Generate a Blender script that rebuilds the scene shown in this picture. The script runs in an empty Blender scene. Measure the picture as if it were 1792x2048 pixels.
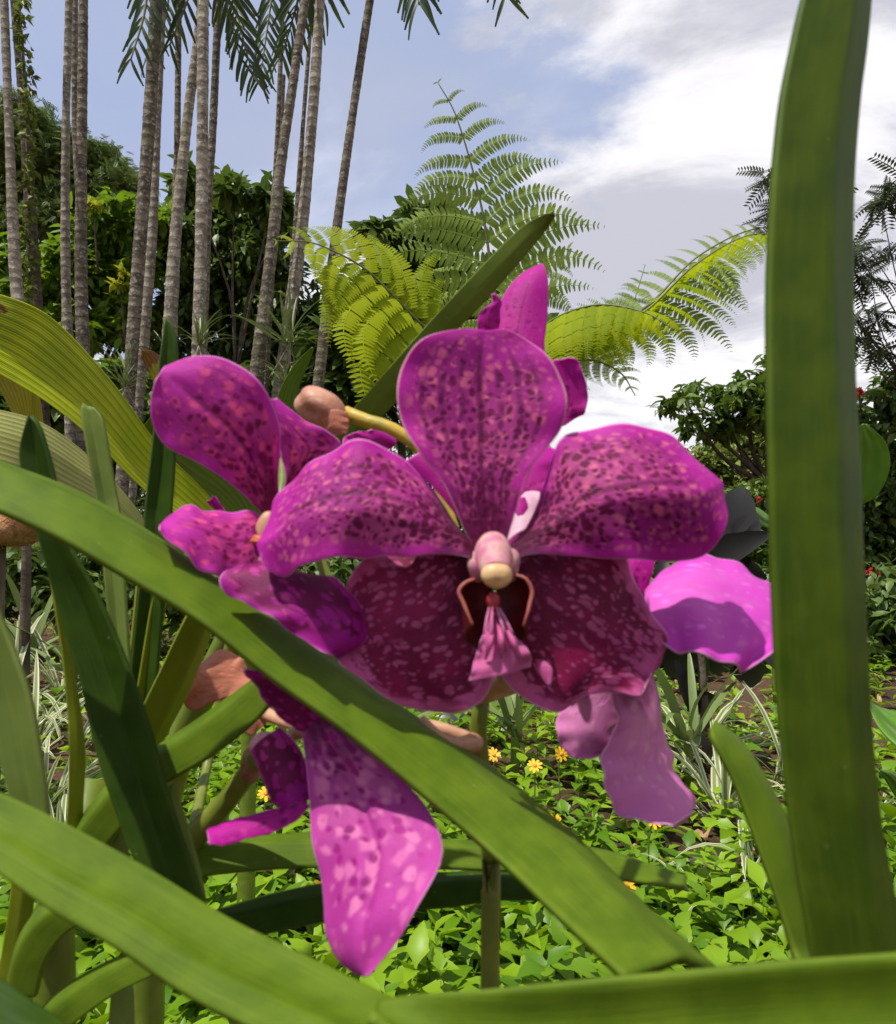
import bpy, math, random
import numpy as np
from mathutils import Vector, Matrix

random.seed(7)
RNG = np.random.default_rng(11)
scene = bpy.context.scene
COL = scene.collection

# ---------------------------------------------------------------- camera
CAM_H = 0.62
PITCH = math.radians(2.3)
TANY = 0.742
cam_data = bpy.data.cameras.new('camera')
cam_data.sensor_fit = 'VERTICAL'
cam_data.sensor_height = 24.0
cam_data.lens = 12.0 / TANY
cam_data.clip_start = 0.01
cam_data.clip_end = 2000.0
cam_data.dof.use_dof = True
cam_data.dof.focus_distance = 0.9
cam_data.dof.aperture_fstop = cam_data.lens / 0.80
cam = bpy.data.objects.new('camera', cam_data)
COL.objects.link(cam)
cam.location = (0, 0, CAM_H)
cam.rotation_euler = (math.radians(90) + PITCH, 0, 0)
scene.camera = cam

# ---------------------------------------------------------------- sky, sun, exposure
SUN = Vector((-0.32, -0.20, 0.93)).normalized()          # towards the sun: high, over to the left and a little behind the camera
SUN_EL = math.asin(SUN.z)
SUN_AZ = math.atan2(SUN.x, SUN.y)
scene.view_settings.view_transform = 'Standard'
scene.view_settings.look = 'None'
scene.view_settings.exposure = 0.24
scene.view_settings.gamma = 1.0
scene.view_settings.use_curve_mapping = False


class NT:
    """tiny node-tree writer"""
    def __init__(self, tree):
        self.t = tree
        tree.nodes.clear()

    def n(self, kind, props=None, **ins):
        nd = self.t.nodes.new(kind)
        for k, v in (props or {}).items():
            setattr(nd, k, v)
        for k, v in ins.items():
            key = int(k[1:]) if k[0] == 'i' and k[1:].isdigit() else k.replace('_', ' ')
            s = nd.inputs[key]
            if isinstance(v, bpy.types.NodeSocket):
                self.t.links.new(v, s)
            else:
                s.default_value = (*v, 1.0) if s.type == 'RGBA' and len(v) == 3 else v
        return nd

    def math(self, op, a, b=0.0, clamp=False):
        return self.n('ShaderNodeMath', {'operation': op, 'use_clamp': clamp}, i0=a, i1=b).outputs[0]

    def mix(self, fac, a, b, mode='MIX'):
        nd = self.t.nodes.new('ShaderNodeMix')
        nd.data_type = 'RGBA'
        nd.blend_type = mode
        nd.clamp_factor = True
        for s, v in ((nd.inputs[0], fac), (nd.inputs[6], a), (nd.inputs[7], b)):
            if isinstance(v, bpy.types.NodeSocket):
                self.t.links.new(v, s)
            else:
                s.default_value = (*v, 1.0) if isinstance(v, tuple) and len(v) == 3 else v
        return nd.outputs[2]

    def sstep(self, x, lo, hi):
        nd = self.n('ShaderNodeMapRange', {'interpolation_type': 'SMOOTHSTEP'}, i0=x, i1=lo, i2=hi, i3=0.0, i4=1.0)
        return nd.outputs[0]

    def noise(self, vec, scale, detail=3.0, rough=0.55, dist=0.0):
        return self.n('ShaderNodeTexNoise', None, Vector=vec, Scale=scale, Detail=detail, Roughness=rough, Distortion=dist).outputs[0]

    def link(self, a, b):
        self.t.links.new(a, b)


def lin(r, g, b):
    return tuple(((c / 255.0) / 12.92 if c <= 10 else ((c / 255.0 + 0.055) / 1.055) ** 2.4) for c in (r, g, b))


world = bpy.data.worlds.new('World')
scene.world = world
world.use_nodes = True
w = NT(world.node_tree)
sky = w.n('ShaderNodeTexSky', {'sky_type': 'NISHITA', 'sun_disc': False, 'sun_elevation': SUN_EL, 'sun_rotation': SUN_AZ,
                               'air_density': 1.0, 'dust_density': 1.2, 'ozone_density': 2.0})
tc = w.n('ShaderNodeTexCoord')
sep = w.n('ShaderNodeSeparateXYZ', None, i0=tc.outputs['Generated'])
dx, dy, dz = sep.outputs
zz = w.math('ADD', w.math('MAXIMUM', dz, 0.0), 0.16)
plane = w.n('ShaderNodeCombineXYZ', None, i0=w.math('DIVIDE', dx, zz), i1=w.math('DIVIDE', dy, zz), i2=0.0).outputs[0]
pl1 = w.n('ShaderNodeVectorMath', {'operation': 'ADD'}, i0=plane, i1=(3.35, 1.9, 0.4)).outputs[0]
n1 = w.noise(pl1, 0.85, 9.0, 0.60, 0.5)
cov = w.math('ADD', n1, w.math('ADD', w.math('MULTIPLY', dx, 0.46), 0.055))
cov = w.math('ADD', cov, w.math('MULTIPLY', w.math('SUBTRACT', 0.34, dz), 0.34))
thick = w.sstep(cov, 0.44, 0.53)
veil = w.math('MULTIPLY', w.sstep(w.noise(pl1, 0.42, 6.0, 0.6, 0.8), 0.34, 0.66), 0.85)
mask = w.math('MAXIMUM', thick, veil)
shade = w.sstep(w.noise(w.n('ShaderNodeVectorMath', {'operation': 'ADD'}, i0=plane, i1=(7.1, 0.3, 2.2)).outputs[0], 1.25, 8.0, 0.62, 0.6), 0.42, 0.60)
ccol = w.mix(shade, (*lin(190, 191, 202), 1), (*lin(240, 238, 242), 1))
# low heaps of cumulus above the trees
low = w.noise(w.n('ShaderNodeVectorMath', {'operation': 'MULTIPLY'}, i0=tc.outputs['Generated'], i1=(5.0, 5.0, 9.0)).outputs[0], 1.0, 8.0, 0.55, 0.2)
lowm = w.math('SUBTRACT', w.math('ADD', low, 0.10), w.math('MULTIPLY', w.math('SUBTRACT', dz, 0.14), 1.6))
lowm = w.sstep(lowm, 0.52, 0.57)
lowc = w.mix(w.sstep(w.noise(w.n('ShaderNodeVectorMath', {'operation': 'ADD'}, i0=tc.outputs['Generated'], i1=(0.02, 0.0, 0.025)).outputs[0], 9.0, 6.0, 0.6), 0.40, 0.60), (*lin(200, 201, 210), 1), (*lin(244, 243, 245), 1))
SKYK = 0.13
skyc = w.mix(1.0, sky.outputs[0], (0.92, 0.86, 0.98, 1.0), 'MULTIPLY')
skyc = w.mix(0.68, skyc, tuple(c / SKYK for c in lin(174, 187, 217)))
gain = 1.0 / SKYK
cc10 = w.n('ShaderNodeVectorMath', {'operation': 'SCALE'}, i0=ccol, Scale=gain).outputs[0]
lc10 = w.n('ShaderNodeVectorMath', {'operation': 'SCALE'}, i0=lowc, Scale=gain).outputs[0]
full = w.mix(mask, skyc, cc10)
full = w.mix(w.math('MULTIPLY', lowm, 0.85), full, lc10)
bg = w.n('ShaderNodeBackground', None, Color=full, Strength=SKYK)
wo = w.n('ShaderNodeOutputWorld')
w.link(bg.outputs[0], wo.inputs[0])

sun_data = bpy.data.lights.new('sun', 'SUN')
sun_data.energy = 5.0
sun_data.angle = math.radians(0.6)
sun_data.color = (1.0, 0.95, 0.86)
sun = bpy.data.objects.new('sun', sun_data)
COL.objects.link(sun)
sun.rotation_euler = (-SUN).to_track_quat('-Z', 'Y').to_euler()
sun.location = (-3, -2, 8)

# ---------------------------------------------------------------- geometry helpers
K = TANY / 1024.0
FWD = np.array((0, math.cos(PITCH), math.sin(PITCH)))
UPV = np.array((0, -math.sin(PITCH), math.cos(PITCH)))
RGT = np.array((1.0, 0, 0))
CAMP = np.array((0, 0, CAM_H))


def P(u, v, d):
    """a point of the place, d metres in front of the lens plane"""
    return CAMP + FWD * d + RGT * ((u - 896) * K * d) + UPV * ((1024 - v) * K * d)


def spline(pts, n):
    """Catmull-Rom through pts, resampled evenly to n points"""
    p = np.asarray(pts, float)
    if len(p) == 2:
        t = np.linspace(0, 1, n)[:, None]
        return p[0] * (1 - t) + p[1] * t
    q = np.vstack([2 * p[0] - p[1], p, 2 * p[-1] - p[-2]])
    out = []
    m = 14
    for i in range(1, len(q) - 2):
        t = np.linspace(0, 1, m, endpoint=False)[:, None]
        a, b, c, d = q[i - 1], q[i], q[i + 1], q[i + 2]
        out.append(0.5 * ((2 * b) + (c - a) * t + (2 * a - 5 * b + 4 * c - d) * t ** 2 + (3 * b - a - 3 * c + d) * t ** 3))
    out.append(q[-2][None])
    o = np.vstack(out)
    seg = np.r_[0, np.cumsum(np.linalg.norm(np.diff(o, axis=0), axis=1))]
    x = np.linspace(0, seg[-1], n)
    return np.stack([np.interp(x, seg, o[:, k]) for k in range(o.shape[1])], 1)


def tag(o, label=None, cat=None, group=None, kind=None):
    for k, v in (('label', label), ('category', cat), ('group', group), ('kind', kind)):
        if v:
            o[k] = v
    return o


def thing(name, loc, label, cat, group=None):
    o = bpy.data.objects.new(name, None)
    o.empty_display_size = 0.02
    COL.objects.link(o)
    o.location = tuple(loc)
    return tag(o, label, cat, group)


def attach(o, parent):
    o.parent = parent
    if parent is not None:
        m = Matrix.Identity(4)
        q = parent
        chain = []
        while q is not None:
            chain.append(q)
            q = q.parent
        for c in reversed(chain):
            m = m @ c.matrix_parent_inverse @ c.matrix_basis
        o.matrix_parent_inverse = m.inverted()


def make_mesh(name, verts, faces, mat, smooth=True, uv=None, uv2=None, rnd=None):
    me = bpy.data.meshes.new(name)
    v = np.asarray(verts, np.float32)
    f = np.asarray(faces, np.int32)
    k = f.shape[1]
    me.vertices.add(len(v))
    me.vertices.foreach_set('co', v.ravel())
    me.loops.add(f.size)
    me.loops.foreach_set('vertex_index', f.ravel())
    me.polygons.add(len(f))
    me.polygons.foreach_set('loop_start', np.arange(0, f.size, k, dtype=np.int32))
    me.polygons.foreach_set('loop_total', np.full(len(f), k, np.int32))
    me.polygons.foreach_set('use_smooth', np.full(len(f), smooth))
    for nm, u in (('uv', uv), ('uvn', uv2)):
        if u is not None:
            lay = me.uv_layers.new(name=nm)
            lay.data.foreach_set('uv', np.asarray(u, np.float32)[f.ravel()].ravel())
    if rnd is not None:
        at = me.attributes.new('rnd', 'FLOAT', 'POINT')
        at.data.foreach_set('value', np.asarray(rnd, np.float32))
    me.update(calc_edges=True)
    me.validate()
    if mat is not None:
        me.materials.append(mat)
    return me


def obj(name, me, parent=None):
    o = bpy.data.objects.new(name, me)
    COL.objects.link(o)
    if parent is not None:
        attach(o, parent)
    return o


def grid_faces(nu, nv, closed=False):
    i, j = np.meshgrid(np.arange(nu - 1), np.arange(nv if closed else nv - 1), indexing='ij')
    i, j = i.ravel(), j.ravel()
    j2 = (j + 1) % nv
    return np.stack([i * nv + j, i * nv + j2, (i + 1) * nv + j2, (i + 1) * nv + j], 1)


def dlist(d, n):
    d = np.atleast_1d(np.asarray(d, float))
    return np.interp(np.linspace(0, 1, n), np.linspace(0, 1, len(d)), d)


def blade(name, mat, L, R, d, dd=(0, 0), cup=0.0, keel=None, ruffle=0.0, freq=3.0, nu=44, nv=21, thick=0.00032, parent=None,
          wob=0.0, seed=0, crease=0.0, label=None):
    """a petal or leaf between two edges given in the picture's frame, at real depth d (base..tip).
    cup bows it towards (+) or away from (-) the viewer; keel=(where, how deep) folds it; ruffle waves the margins."""
    dl, dr = dlist(d, len(L)) + dlist(dd[0], len(L)), dlist(d, len(R)) + dlist(dd[1], len(R))
    A = spline([P(u, v, z) for (u, v), z in zip(L, dl)], nu)
    B = spline([P(u, v, z) for (u, v), z in zip(R, dr)], nu)
    t = np.linspace(0, 1, nv)
    s = np.linspace(0, 1, nu)
    wv = B - A
    wid = np.linalg.norm(wv, axis=1)
    mid = (A + B) / 2
    tan = np.gradient(mid, axis=0)
    nrm = np.cross(wv, tan)
    nrm /= np.maximum(np.linalg.norm(nrm, axis=1, keepdims=True), 1e-12)
    side = np.sign(((CAMP - mid) * nrm).sum(1).sum()) or 1.0
    nrm *= side
    # keep the normal smooth at the pinched ends
    ker = np.ones(7) / 7
    pad = np.vstack([np.repeat(nrm[:1], 3, 0), nrm, np.repeat(nrm[-1:], 3, 0)])
    nrm = np.stack([np.convolve(pad[:, k], ker, 'valid') for k in range(3)], 1)
    nrm /= np.maximum(np.linalg.norm(nrm, axis=1, keepdims=True), 1e-12)
    T, S = np.meshgrid(t, s)
    pos = A[:, None] * (1 - T[..., None]) + B[:, None] * T[..., None]
    off = cup * np.sin(np.pi * T)
    if keel:
        kf, kd = keel
        hat = np.where(T < kf, T / kf, (1 - T) / (1 - kf))
        hat = 1.06 - np.sqrt((1 - hat) ** 2 + 0.0036)
        off = off + kd * hat
    if crease:
        off = off - crease * np.exp(-((T - 0.5) / 0.06) ** 2) * np.clip(4 * (1 - S), 0, 1)
    r = np.random.default_rng(seed + 5)
    ph = r.uniform(0, 6.28, 6)
    if ruffle:
        e = (2 * T - 1)
        off = off + ruffle * (np.abs(e) ** 2.2) * (np.sin(6.283 * freq * S + ph[0] + (e > 0) * 2.1) + 0.5 * np.sin(6.283 * freq * 2.3 * S + ph[1] + (e > 0) * 1.3)) * np.clip(S * 3, 0, 1)
    if wob:
        off = off + wob * (np.sin(5 * S + 4 * T + ph[2]) + np.sin(9 * S - 6 * T + ph[3]) * 0.6 + 0.35 * np.sin(17 * S + 13 * T + ph[4]))
    wref = np.maximum(wid, 0.25 * wid.max())[:, None, None]
    pos = pos + nrm[:, None] * (off[..., None] * wref)
    length = np.linalg.norm(np.diff(mid, axis=0), axis=1).sum()
    W = wid.mean() * 100
    wn = (wid * 100)[:, None]
    uv = np.stack([((T - 0.5) * (0.62 * W + 0.38 * wn)).ravel() + seed * 1.37, (S * length * 100).ravel() + seed * 0.71], 1)
    uv2 = np.stack([T.ravel(), S.ravel()], 1)
    me = make_mesh(name, pos.reshape(-1, 3), grid_faces(nu, nv), mat, True, uv, uv2)
    o = obj(name, me, parent)
    if thick:
        md = o.modifiers.new('thickness', 'SOLIDIFY')
        md.thickness = thick
        md.offset = 0.0
        md.use_even_offset = False
    if label:
        o['label'] = label
    return o


def tube_mesh(name, pts, rad, mat, n=10, res=None, bump=None, seed=0, capped=True):
    c = spline(pts, res) if res else np.asarray(pts, float)
    m = len(c)
    rr = dlist(rad, m)
    if bump is not None:
        rr = rr * bump(np.linspace(0, 1, m))
    tan = np.gradient(c, axis=0)
    tan /= np.linalg.norm(tan, axis=1, keepdims=True)
    ref = np.array((0.31, 0.95, 0.05)) if abs(tan[0][1]) < 0.8 else np.array((1.0, 0, 0.1))
    a = np.cross(tan, ref)
    a /= np.linalg.norm(a, axis=1, keepdims=True)
    b = np.cross(tan, a)
    th = np.linspace(0, 2 * np.pi, n, endpoint=False)
    ring = np.cos(th)[None, :, None] * a[:, None] + np.sin(th)[None, :, None] * b[:, None]
    wob = 1.0
    v = c[:, None] + ring * (rr[:, None, None] * wob)
    length = np.r_[0, np.cumsum(np.linalg.norm(np.diff(c, axis=0), axis=1))]
    f = grid_faces(m, n, True)
    vv = v.reshape(-1, 3)
    uv = np.stack([np.tile(th / 6.283, m), np.repeat(length, n)], 1)
    uv2 = np.stack([np.tile(th / 6.283, m), np.repeat(np.linspace(0, 1, m), n)], 1)
    if capped:
        vv = np.vstack([vv, c[:1], c[-1:]])
        uv = np.vstack([uv, [[0.5, 0]], [[0.5, length[-1]]]])
        uv2 = np.vstack([uv2, [[0.5, 0]], [[0.5, 1]]])
        k0, k1 = m * n, m * n + 1
        j = np.arange(n)
        j2 = (j + 1) % n
        f = np.vstack([f, np.stack([j2, j, np.full(n, k0), np.full(n, k0)], 1), np.stack([(m - 1) * n + j, (m - 1) * n + j2, np.full(n, k1), np.full(n, k1)], 1)])
        tri = f[f[:, 2] == f[:, 3]][:, :3]
        q = f[f[:, 2] != f[:, 3]]
        f = np.vstack([np.stack([q[:, 0], q[:, 1], q[:, 2]], 1), np.stack([q[:, 0], q[:, 2], q[:, 3]], 1), tri])
    return make_mesh(name, vv, f, mat, True, uv, uv2)


def tube(name, pts, rad, mat, parent=None, **kw):
    return obj(name, tube_mesh(name, pts, rad, mat, **kw), parent)


def blob(name, c, r, mat, parent=None, axis=None, wob=0.0, seed=0, nu=18, nv=24, dent=None):
    """an uneven rounded body with radii r (x, y, z) about c"""
    th = np.linspace(0.02, np.pi - 0.02, nu)
    ph = np.linspace(0, 2 * np.pi, nv, endpoint=False)
    T, F = np.meshgrid(th, ph, indexing='ij')
    d = np.stack([np.sin(T) * np.cos(F), np.sin(T) * np.sin(F), np.cos(T)], -1)
    g = np.random.default_rng(seed)
    k = 1.0
    if wob:
        k = 1 + wob * sum(np.sin((d * g.normal(0, 2.6, 3)).sum(-1) + g.uniform(0, 6)) for _ in range(5))[..., None] / 2.2
    if dent is not None:
        for dv, amt, wd in dent:
            dv = np.array(dv, float)
            dv /= np.linalg.norm(dv)
            k = k * (1 - amt * np.exp(-((1 - (d * dv).sum(-1)) / wd))[..., None])
    v = d * np.array(r) * k
    if axis is not None:
        v = v @ np.array(axis)
    v = v + np.array(c)
    uv = np.stack([F / 6.283, T / np.pi], -1).reshape(-1, 2)
    return obj(name, make_mesh(name, v.reshape(-1, 3), grid_faces(nu, nv, True), mat, True, uv, uv), parent)


def rots(n, rng, tilt=0.6, up=True):
    """random leaf frames: x along the leaf, z the leaf's upper side"""
    az = rng.uniform(0, 2 * np.pi, n)
    el = rng.normal(-0.25, tilt, n)
    x = np.stack([np.cos(az) * np.cos(el), np.sin(az) * np.cos(el), np.sin(el)], 1)
    ref = np.tile((0, 0, 1.0), (n, 1)) + rng.normal(0, 0.35, (n, 3))
    y = np.cross(ref, x)
    y /= np.linalg.norm(y, axis=1, keepdims=True)
    z = np.cross(x, y)
    return np.stack([x, y, z], 1)        # rows are axes


def scatter(tv, tf, R, loc, sc):
    n, k = len(loc), len(tv)
    sc = np.asarray(sc, float)
    v = np.einsum('ki,nij->nkj', tv, R) * sc[:, None, None] + loc[:, None]
    f = tf[None] + (np.arange(n) * k)[:, None, None]
    return v.reshape(-1, 3), f.reshape(-1, 3)


def leaf_template(outline, fold=0.25, curl=0.25):
    """outline: (x, halfwidth) from base to tip; folded along the midrib, curling down to the tip"""
    x = np.array([p[0] for p in outline], float)
    h = np.array([p[1] for p in outline], float)
    z = -curl * x ** 2
    m = np.stack([x, 0 * x, z], 1)
    l = np.stack([x, h, z + fold * h], 1)
    r = np.stack([x, -h, z + fold * h], 1)
    n = len(x)
    v = np.vstack([m, l, r])
    f = []
    for i in range(n - 1):
        f += [(i, i + 1, n + i + 1), (i, n + i + 1, n + i), (i + 1, i, 2 * n + i), (i + 1, 2 * n + i, 2 * n + i + 1)]
    return v, np.array(f)


def merge(parts):
    v, f, o = [], [], 0
    for a, b in parts:
        v.append(a)
        f.append(b + o)
        o += len(a)
    return np.vstack(v), np.vstack(f)


def frame(x, up):
    x = np.asarray(x, float)
    x = x / np.linalg.norm(x)
    y = np.cross(up, x)
    y /= np.linalg.norm(y)
    return np.stack([x, y, np.cross(x, y)])


OVATE = leaf_template([(0, 0.01), (0.18, 0.15), (0.42, 0.24), (0.7, 0.16), (1, 0.0)], 0.3, 0.3)
SMALL = leaf_template([(0, 0.02), (0.45, 0.26), (1, 0.0)], 0.3, 0.2)
LOBED = leaf_template([(0, 0.015), (0.14, 0.06), (0.26, 0.15), (0.36, 0.245), (0.42, 0.29), (0.46, 0.26), (0.54, 0.235), (0.64, 0.235), (0.68, 0.19), (0.80, 0.15), (0.84, 0.11), (0.93, 0.05), (1, 0.0)], 0.34, 0.42)
LANCE = leaf_template([(0, 0.012), (0.2, 0.09), (0.5, 0.13), (0.8, 0.07), (1, 0.0)], 0.35, 0.35)


def palmate():
    parts = []
    for k in range(7):
        a = (k - 3) * 0.62
        R = frame((math.cos(a), math.sin(a), -0.12 - 0.05 * abs(k - 3)), (0, 0, 1.0))
        v, f = leaf_template([(0, 0.0), (0.15, 0.02), (0.45, 0.13), (0.75, 0.13), (1, 0.0)], 0.25, 0.3)
        parts.append((v @ R * (1 - 0.06 * abs(k - 3)), f))
    return merge(parts)


def pinnate(pairs=9, w=0.07):
    parts = []
    lv, lf = leaf_template([(0, 0.02), (0.5, w * 2.6), (1, 0.0)], 0.2, 0.15)
    for k in range(pairs):
        x = 0.12 + 0.85 * k / (pairs - 1)
        ln = 0.30 * (1 - 0.5 * abs(k / (pairs - 1) - 0.4))
        for s in (-1, 1):
            R = frame((0.45, s, -0.1), (0, 0, 1.0))
            parts.append((lv @ R * ln + np.array((x, 0, -0.25 * x * x)), lf))
    parts.append((np.array(((0, 0.006, 0), (0, -0.006, 0), (0.5, 0, -0.06), (1, 0, -0.25))), np.array(((0, 1, 2), (1, 2, 3)))))
    return merge(parts)


PALMATE = palmate()
PINNATE = pinnate()


def crown_mesh(name, mat, clumps, tmpl, rng, tilt=0.6):
    """clumps: (centre, radii, leaves, leaf size); leaves gather on twigs near each clump's outside"""
    tv, tf = tmpl
    locs, scs, rn = [], [], []
    for c, r, n, sz in clumps:
        ntw = max(3, n // 14)
        d = rng.normal(0, 1, (ntw, 3))
        d /= np.linalg.norm(d, axis=1, keepdims=True)
        rad = rng.uniform(0.25, 1.0, ntw) ** 0.55
        tw = d * rad[:, None]
        idx = rng.integers(0, ntw, n)
        p = tw[idx] + rng.normal(0, 0.13, (n, 3))
        locs.append(p * np.array(r) + np.array(c))
        scs.append(sz * rng.uniform(0.6, 1.25, n))
        base = rng.uniform(0, 1)
        rn.append(np.clip(0.5 * rng.uniform(0, 1, ntw)[idx] + 0.25 * base + rng.uniform(0, 0.3, n), 0, 1))
    loc, sc, rn = np.vstack(locs), np.concatenate(scs), np.concatenate(rn)
    v, f = scatter(tv, tf, rots(len(loc), rng, tilt), loc, sc)
    return make_mesh(name, v, f, mat, True, rnd=np.repeat(rn, len(tv)))


# ---------------------------------------------------------------- materials
def new_mat(name):
    m = bpy.data.materials.new(name)
    m.use_nodes = True
    return m, NT(m.node_tree)


def finish(nt, color, rough=0.5, trans=None, tcol=None, bump=None, bstr=0.2, bdist=0.001, spec=0.5, sheen=0.0, coat=0.0):
    kw = {'Base_Color': color, 'Roughness': rough}
    bs = nt.n('ShaderNodeBsdfPrincipled', None, **kw)
    bs.inputs['Specular IOR Level'].default_value = spec
    if sheen:
        bs.inputs['Sheen Weight'].default_value = sheen
        bs.inputs['Sheen Roughness'].default_value = 0.4
    if coat:
        bs.inputs['Coat Weight'].default_value = coat
        bs.inputs['Coat Roughness'].default_value = 0.25
    if bump is not None:
        bp = nt.n('ShaderNodeBump', None, Height=bump, Strength=bstr, Distance=bdist)
        nt.link(bp.outputs[0], bs.inputs['Normal'])
    out = nt.n('ShaderNodeOutputMaterial')
    sh = bs.outputs[0]
    if trans:
        tr = nt.n('ShaderNodeBsdfTranslucent', None, Color=tcol if tcol is not None else color)
        mx = nt.n('ShaderNodeMixShader', None, i0=trans, i1=sh, i2=tr.outputs[0])
        sh = mx.outputs[0]
    nt.link(sh, out.inputs[0])


def uvn(nt, nm):
    return nt.n('ShaderNodeUVMap', {'uv_map': nm}).outputs[0]


def petal_mat(name, ground, margin, spot, edge, mode='spots', scale=4.2, base_dark=None, veins=0.5, trans=0.33, spread=0.0, dens=1.0, field=0.6, fleck=-0.08, pale=0.55):
    m, nt = new_mat(name)
    uv, un = uvn(nt, 'uv'), uvn(nt, 'uvn')
    sp = nt.n('ShaderNodeSeparateXYZ', None, i0=un)
    t, s = sp.outputs[0], sp.outputs[1]
    e = nt.math('ABSOLUTE', nt.math('SUBTRACT', nt.math('MULTIPLY', t, 2.0), 1.0))        # 0 midrib .. 1 edge
    wob = nt.noise(uv, 1.6, 3.0)
    wobs = nt.math('MULTIPLY', nt.math('SUBTRACT', wob, 0.5), 0.55)
    tipm = nt.sstep(nt.math('ADD', s, wobs), 0.62, 0.96)
    edg = nt.sstep(nt.math('ADD', e, nt.math('MULTIPLY', wobs, 0.7)), 0.60 + spread, 1.0)
    mar = nt.math('MAXIMUM', tipm, edg)
    stretch = nt.n('ShaderNodeVectorMath', {'operation': 'MULTIPLY'}, i0=uv, i1=(1.0, 0.85 if mode == 'spots' else 0.62, 1.0)).outputs[0]
    jit = nt.n('ShaderNodeTexNoise', None, Vector=uv, Scale=2.8, Detail=2.0)
    jv = nt.n('ShaderNodeVectorMath', {'operation': 'SCALE'}, i0=nt.n('ShaderNodeVectorMath', {'operation': 'SUBTRACT'}, i0=jit.outputs[1], i1=(0.5, 0.5, 0.5)).outputs[0], Scale=0.26).outputs[0]
    sv = nt.n('ShaderNodeVectorMath', {'operation': 'ADD'}, i0=stretch, i1=jv).outputs[0]
    vor = nt.n('ShaderNodeTexVoronoi', {'voronoi_dimensions': '2D', 'feature': 'SMOOTH_F1'}, Vector=sv, Scale=scale, Smoothness=0.35, Randomness=0.78)
    dist, cellc = vor.outputs['Distance'], vor.outputs['Color']
    cell = nt.n('ShaderNodeSeparateColor', None, i0=cellc).outputs[0]
    mott = nt.noise(uv, 1.1, 4.0, 0.6)
    inner = nt.math('SUBTRACT', 1.0, mar)
    fine = nt.noise(nt.n('ShaderNodeVectorMath', {'operation': 'MULTIPLY'}, i0=uv, i1=(30.0, 9.0, 1.0)).outputs[0], 1.0, 3.0)
    midc = tuple(0.55 * b + 0.45 * c for b, c in zip(margin, spot))
    g = nt.mix(nt.math('MULTIPLY', inner, field), margin, midc)
    # pale flecks, strongest half way out
    v2 = nt.n('ShaderNodeTexVoronoi', {'voronoi_dimensions': '2D', 'feature': 'SMOOTH_F1'}, Vector=nt.n('ShaderNodeVectorMath', {'operation': 'ADD'}, i0=sv, i1=(5.3, 2.7, 0.0)).outputs[0], Scale=scale * 0.95, Smoothness=0.5)
    c2 = nt.n('ShaderNodeSeparateColor', None, i0=v2.outputs['Color'])
    fl = nt.sstep(nt.math('SUBTRACT', nt.math('ADD', nt.math('MULTIPLY', c2.outputs[1], 0.42), fleck), v2.outputs['Distance']), -0.14, 0.20)
    fl = nt.math('MULTIPLY', fl, nt.math('MULTIPLY', nt.sstep(inner, 0.0, 0.5), nt.math('ADD', 0.35, nt.math('MULTIPLY', c2.outputs[2], 0.65))))
    g = nt.mix(fl, g, ground)
    # a paler net of ground colour on the inner part
    net = nt.math('MULTIPLY', nt.math('MULTIPLY', inner, nt.sstep(nt.math('SUBTRACT', 0.80, nt.math('ADD', s, wobs)), 0.0, 0.5)), nt.sstep(nt.noise(uv, 0.8, 3.0), 0.30, 0.62))
    g = nt.mix(nt.math('MULTIPLY', net, pale), g, ground)
    big = nt.noise(uv, 1.5, 4.0, 0.6)
    if mode == 'spots':
        # dark blotches, running together towards the throat and thinning towards the margin
        thr = nt.math('ADD', nt.math('MULTIPLY', nt.math('SUBTRACT', 0.60, s), 0.42 * dens), 0.20 * dens)
        thr = nt.math('ADD', thr, nt.math('MULTIPLY', nt.math('SUBTRACT', big, 0.5), 0.60))
        thr = nt.math('ADD', thr, nt.math('MULTIPLY', nt.math('SUBTRACT', cell, 0.5), 0.30))
        thr = nt.math('SUBTRACT', thr, nt.math('MULTIPLY', mar, 0.55))
        msk = nt.sstep(nt.math('SUBTRACT', thr, dist), -0.15, 0.11)
    else:
        # wine ground shows everywhere but in small pale flecks
        thr = nt.math('SUBTRACT', nt.math('MULTIPLY', cell, 0.46), 0.03)
        thr = nt.math('ADD', thr, nt.math('MULTIPLY', nt.math('SUBTRACT', big, 0.5), 0.5))
        thr = nt.math('ADD', thr, nt.math('MULTIPLY', mar, 0.30))
        msk = nt.math('SUBTRACT', 1.0, nt.sstep(nt.math('SUBTRACT', thr, dist), -0.09, 0.08))
        msk = nt.math('MULTIPLY', msk, nt.math('SUBTRACT', 1.0, nt.math('MULTIPLY', nt.sstep(mar, 0.45, 1.0), 0.85)))
    sc = nt.mix(nt.sstep(mott, 0.35, 0.7), spot, tuple(min(1, c * 1.9 + 0.004) for c in spot))
    col = nt.mix(nt.math('MULTIPLY', msk, 0.93), g, sc)
    if veins:
        vn = nt.math('SINE', nt.math('ADD', nt.math('MULTIPLY', t, 6.283 * 8.5), nt.math('MULTIPLY', wobs, 5.0)))
        vn = nt.math('MULTIPLY', nt.math('MULTIPLY', nt.sstep(vn, 0.2, 1.0), veins), nt.sstep(nt.noise(uv, 3.0, 2.0), 0.35, 0.6))
        vn = nt.math('MULTIPLY', vn, inner)
        col = nt.mix(vn, col, tuple(0.6 * a + 0.15 * b for a, b in zip(spot, margin)))
        mid = nt.math('MULTIPLY', nt.math('MULTIPLY', nt.sstep(nt.math('SUBTRACT', 0.09, e), 0.0, 0.09), 0.6), nt.math('SUBTRACT', 1.0, tipm))
        col = nt.mix(mid, col, spot)
    if base_dark is not None:
        col = nt.mix(nt.math('MULTIPLY', nt.math('SUBTRACT', 1.0, nt.sstep(nt.math('ADD', s, wobs), 0.05, 0.32)), 0.9), col, base_dark)
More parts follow.
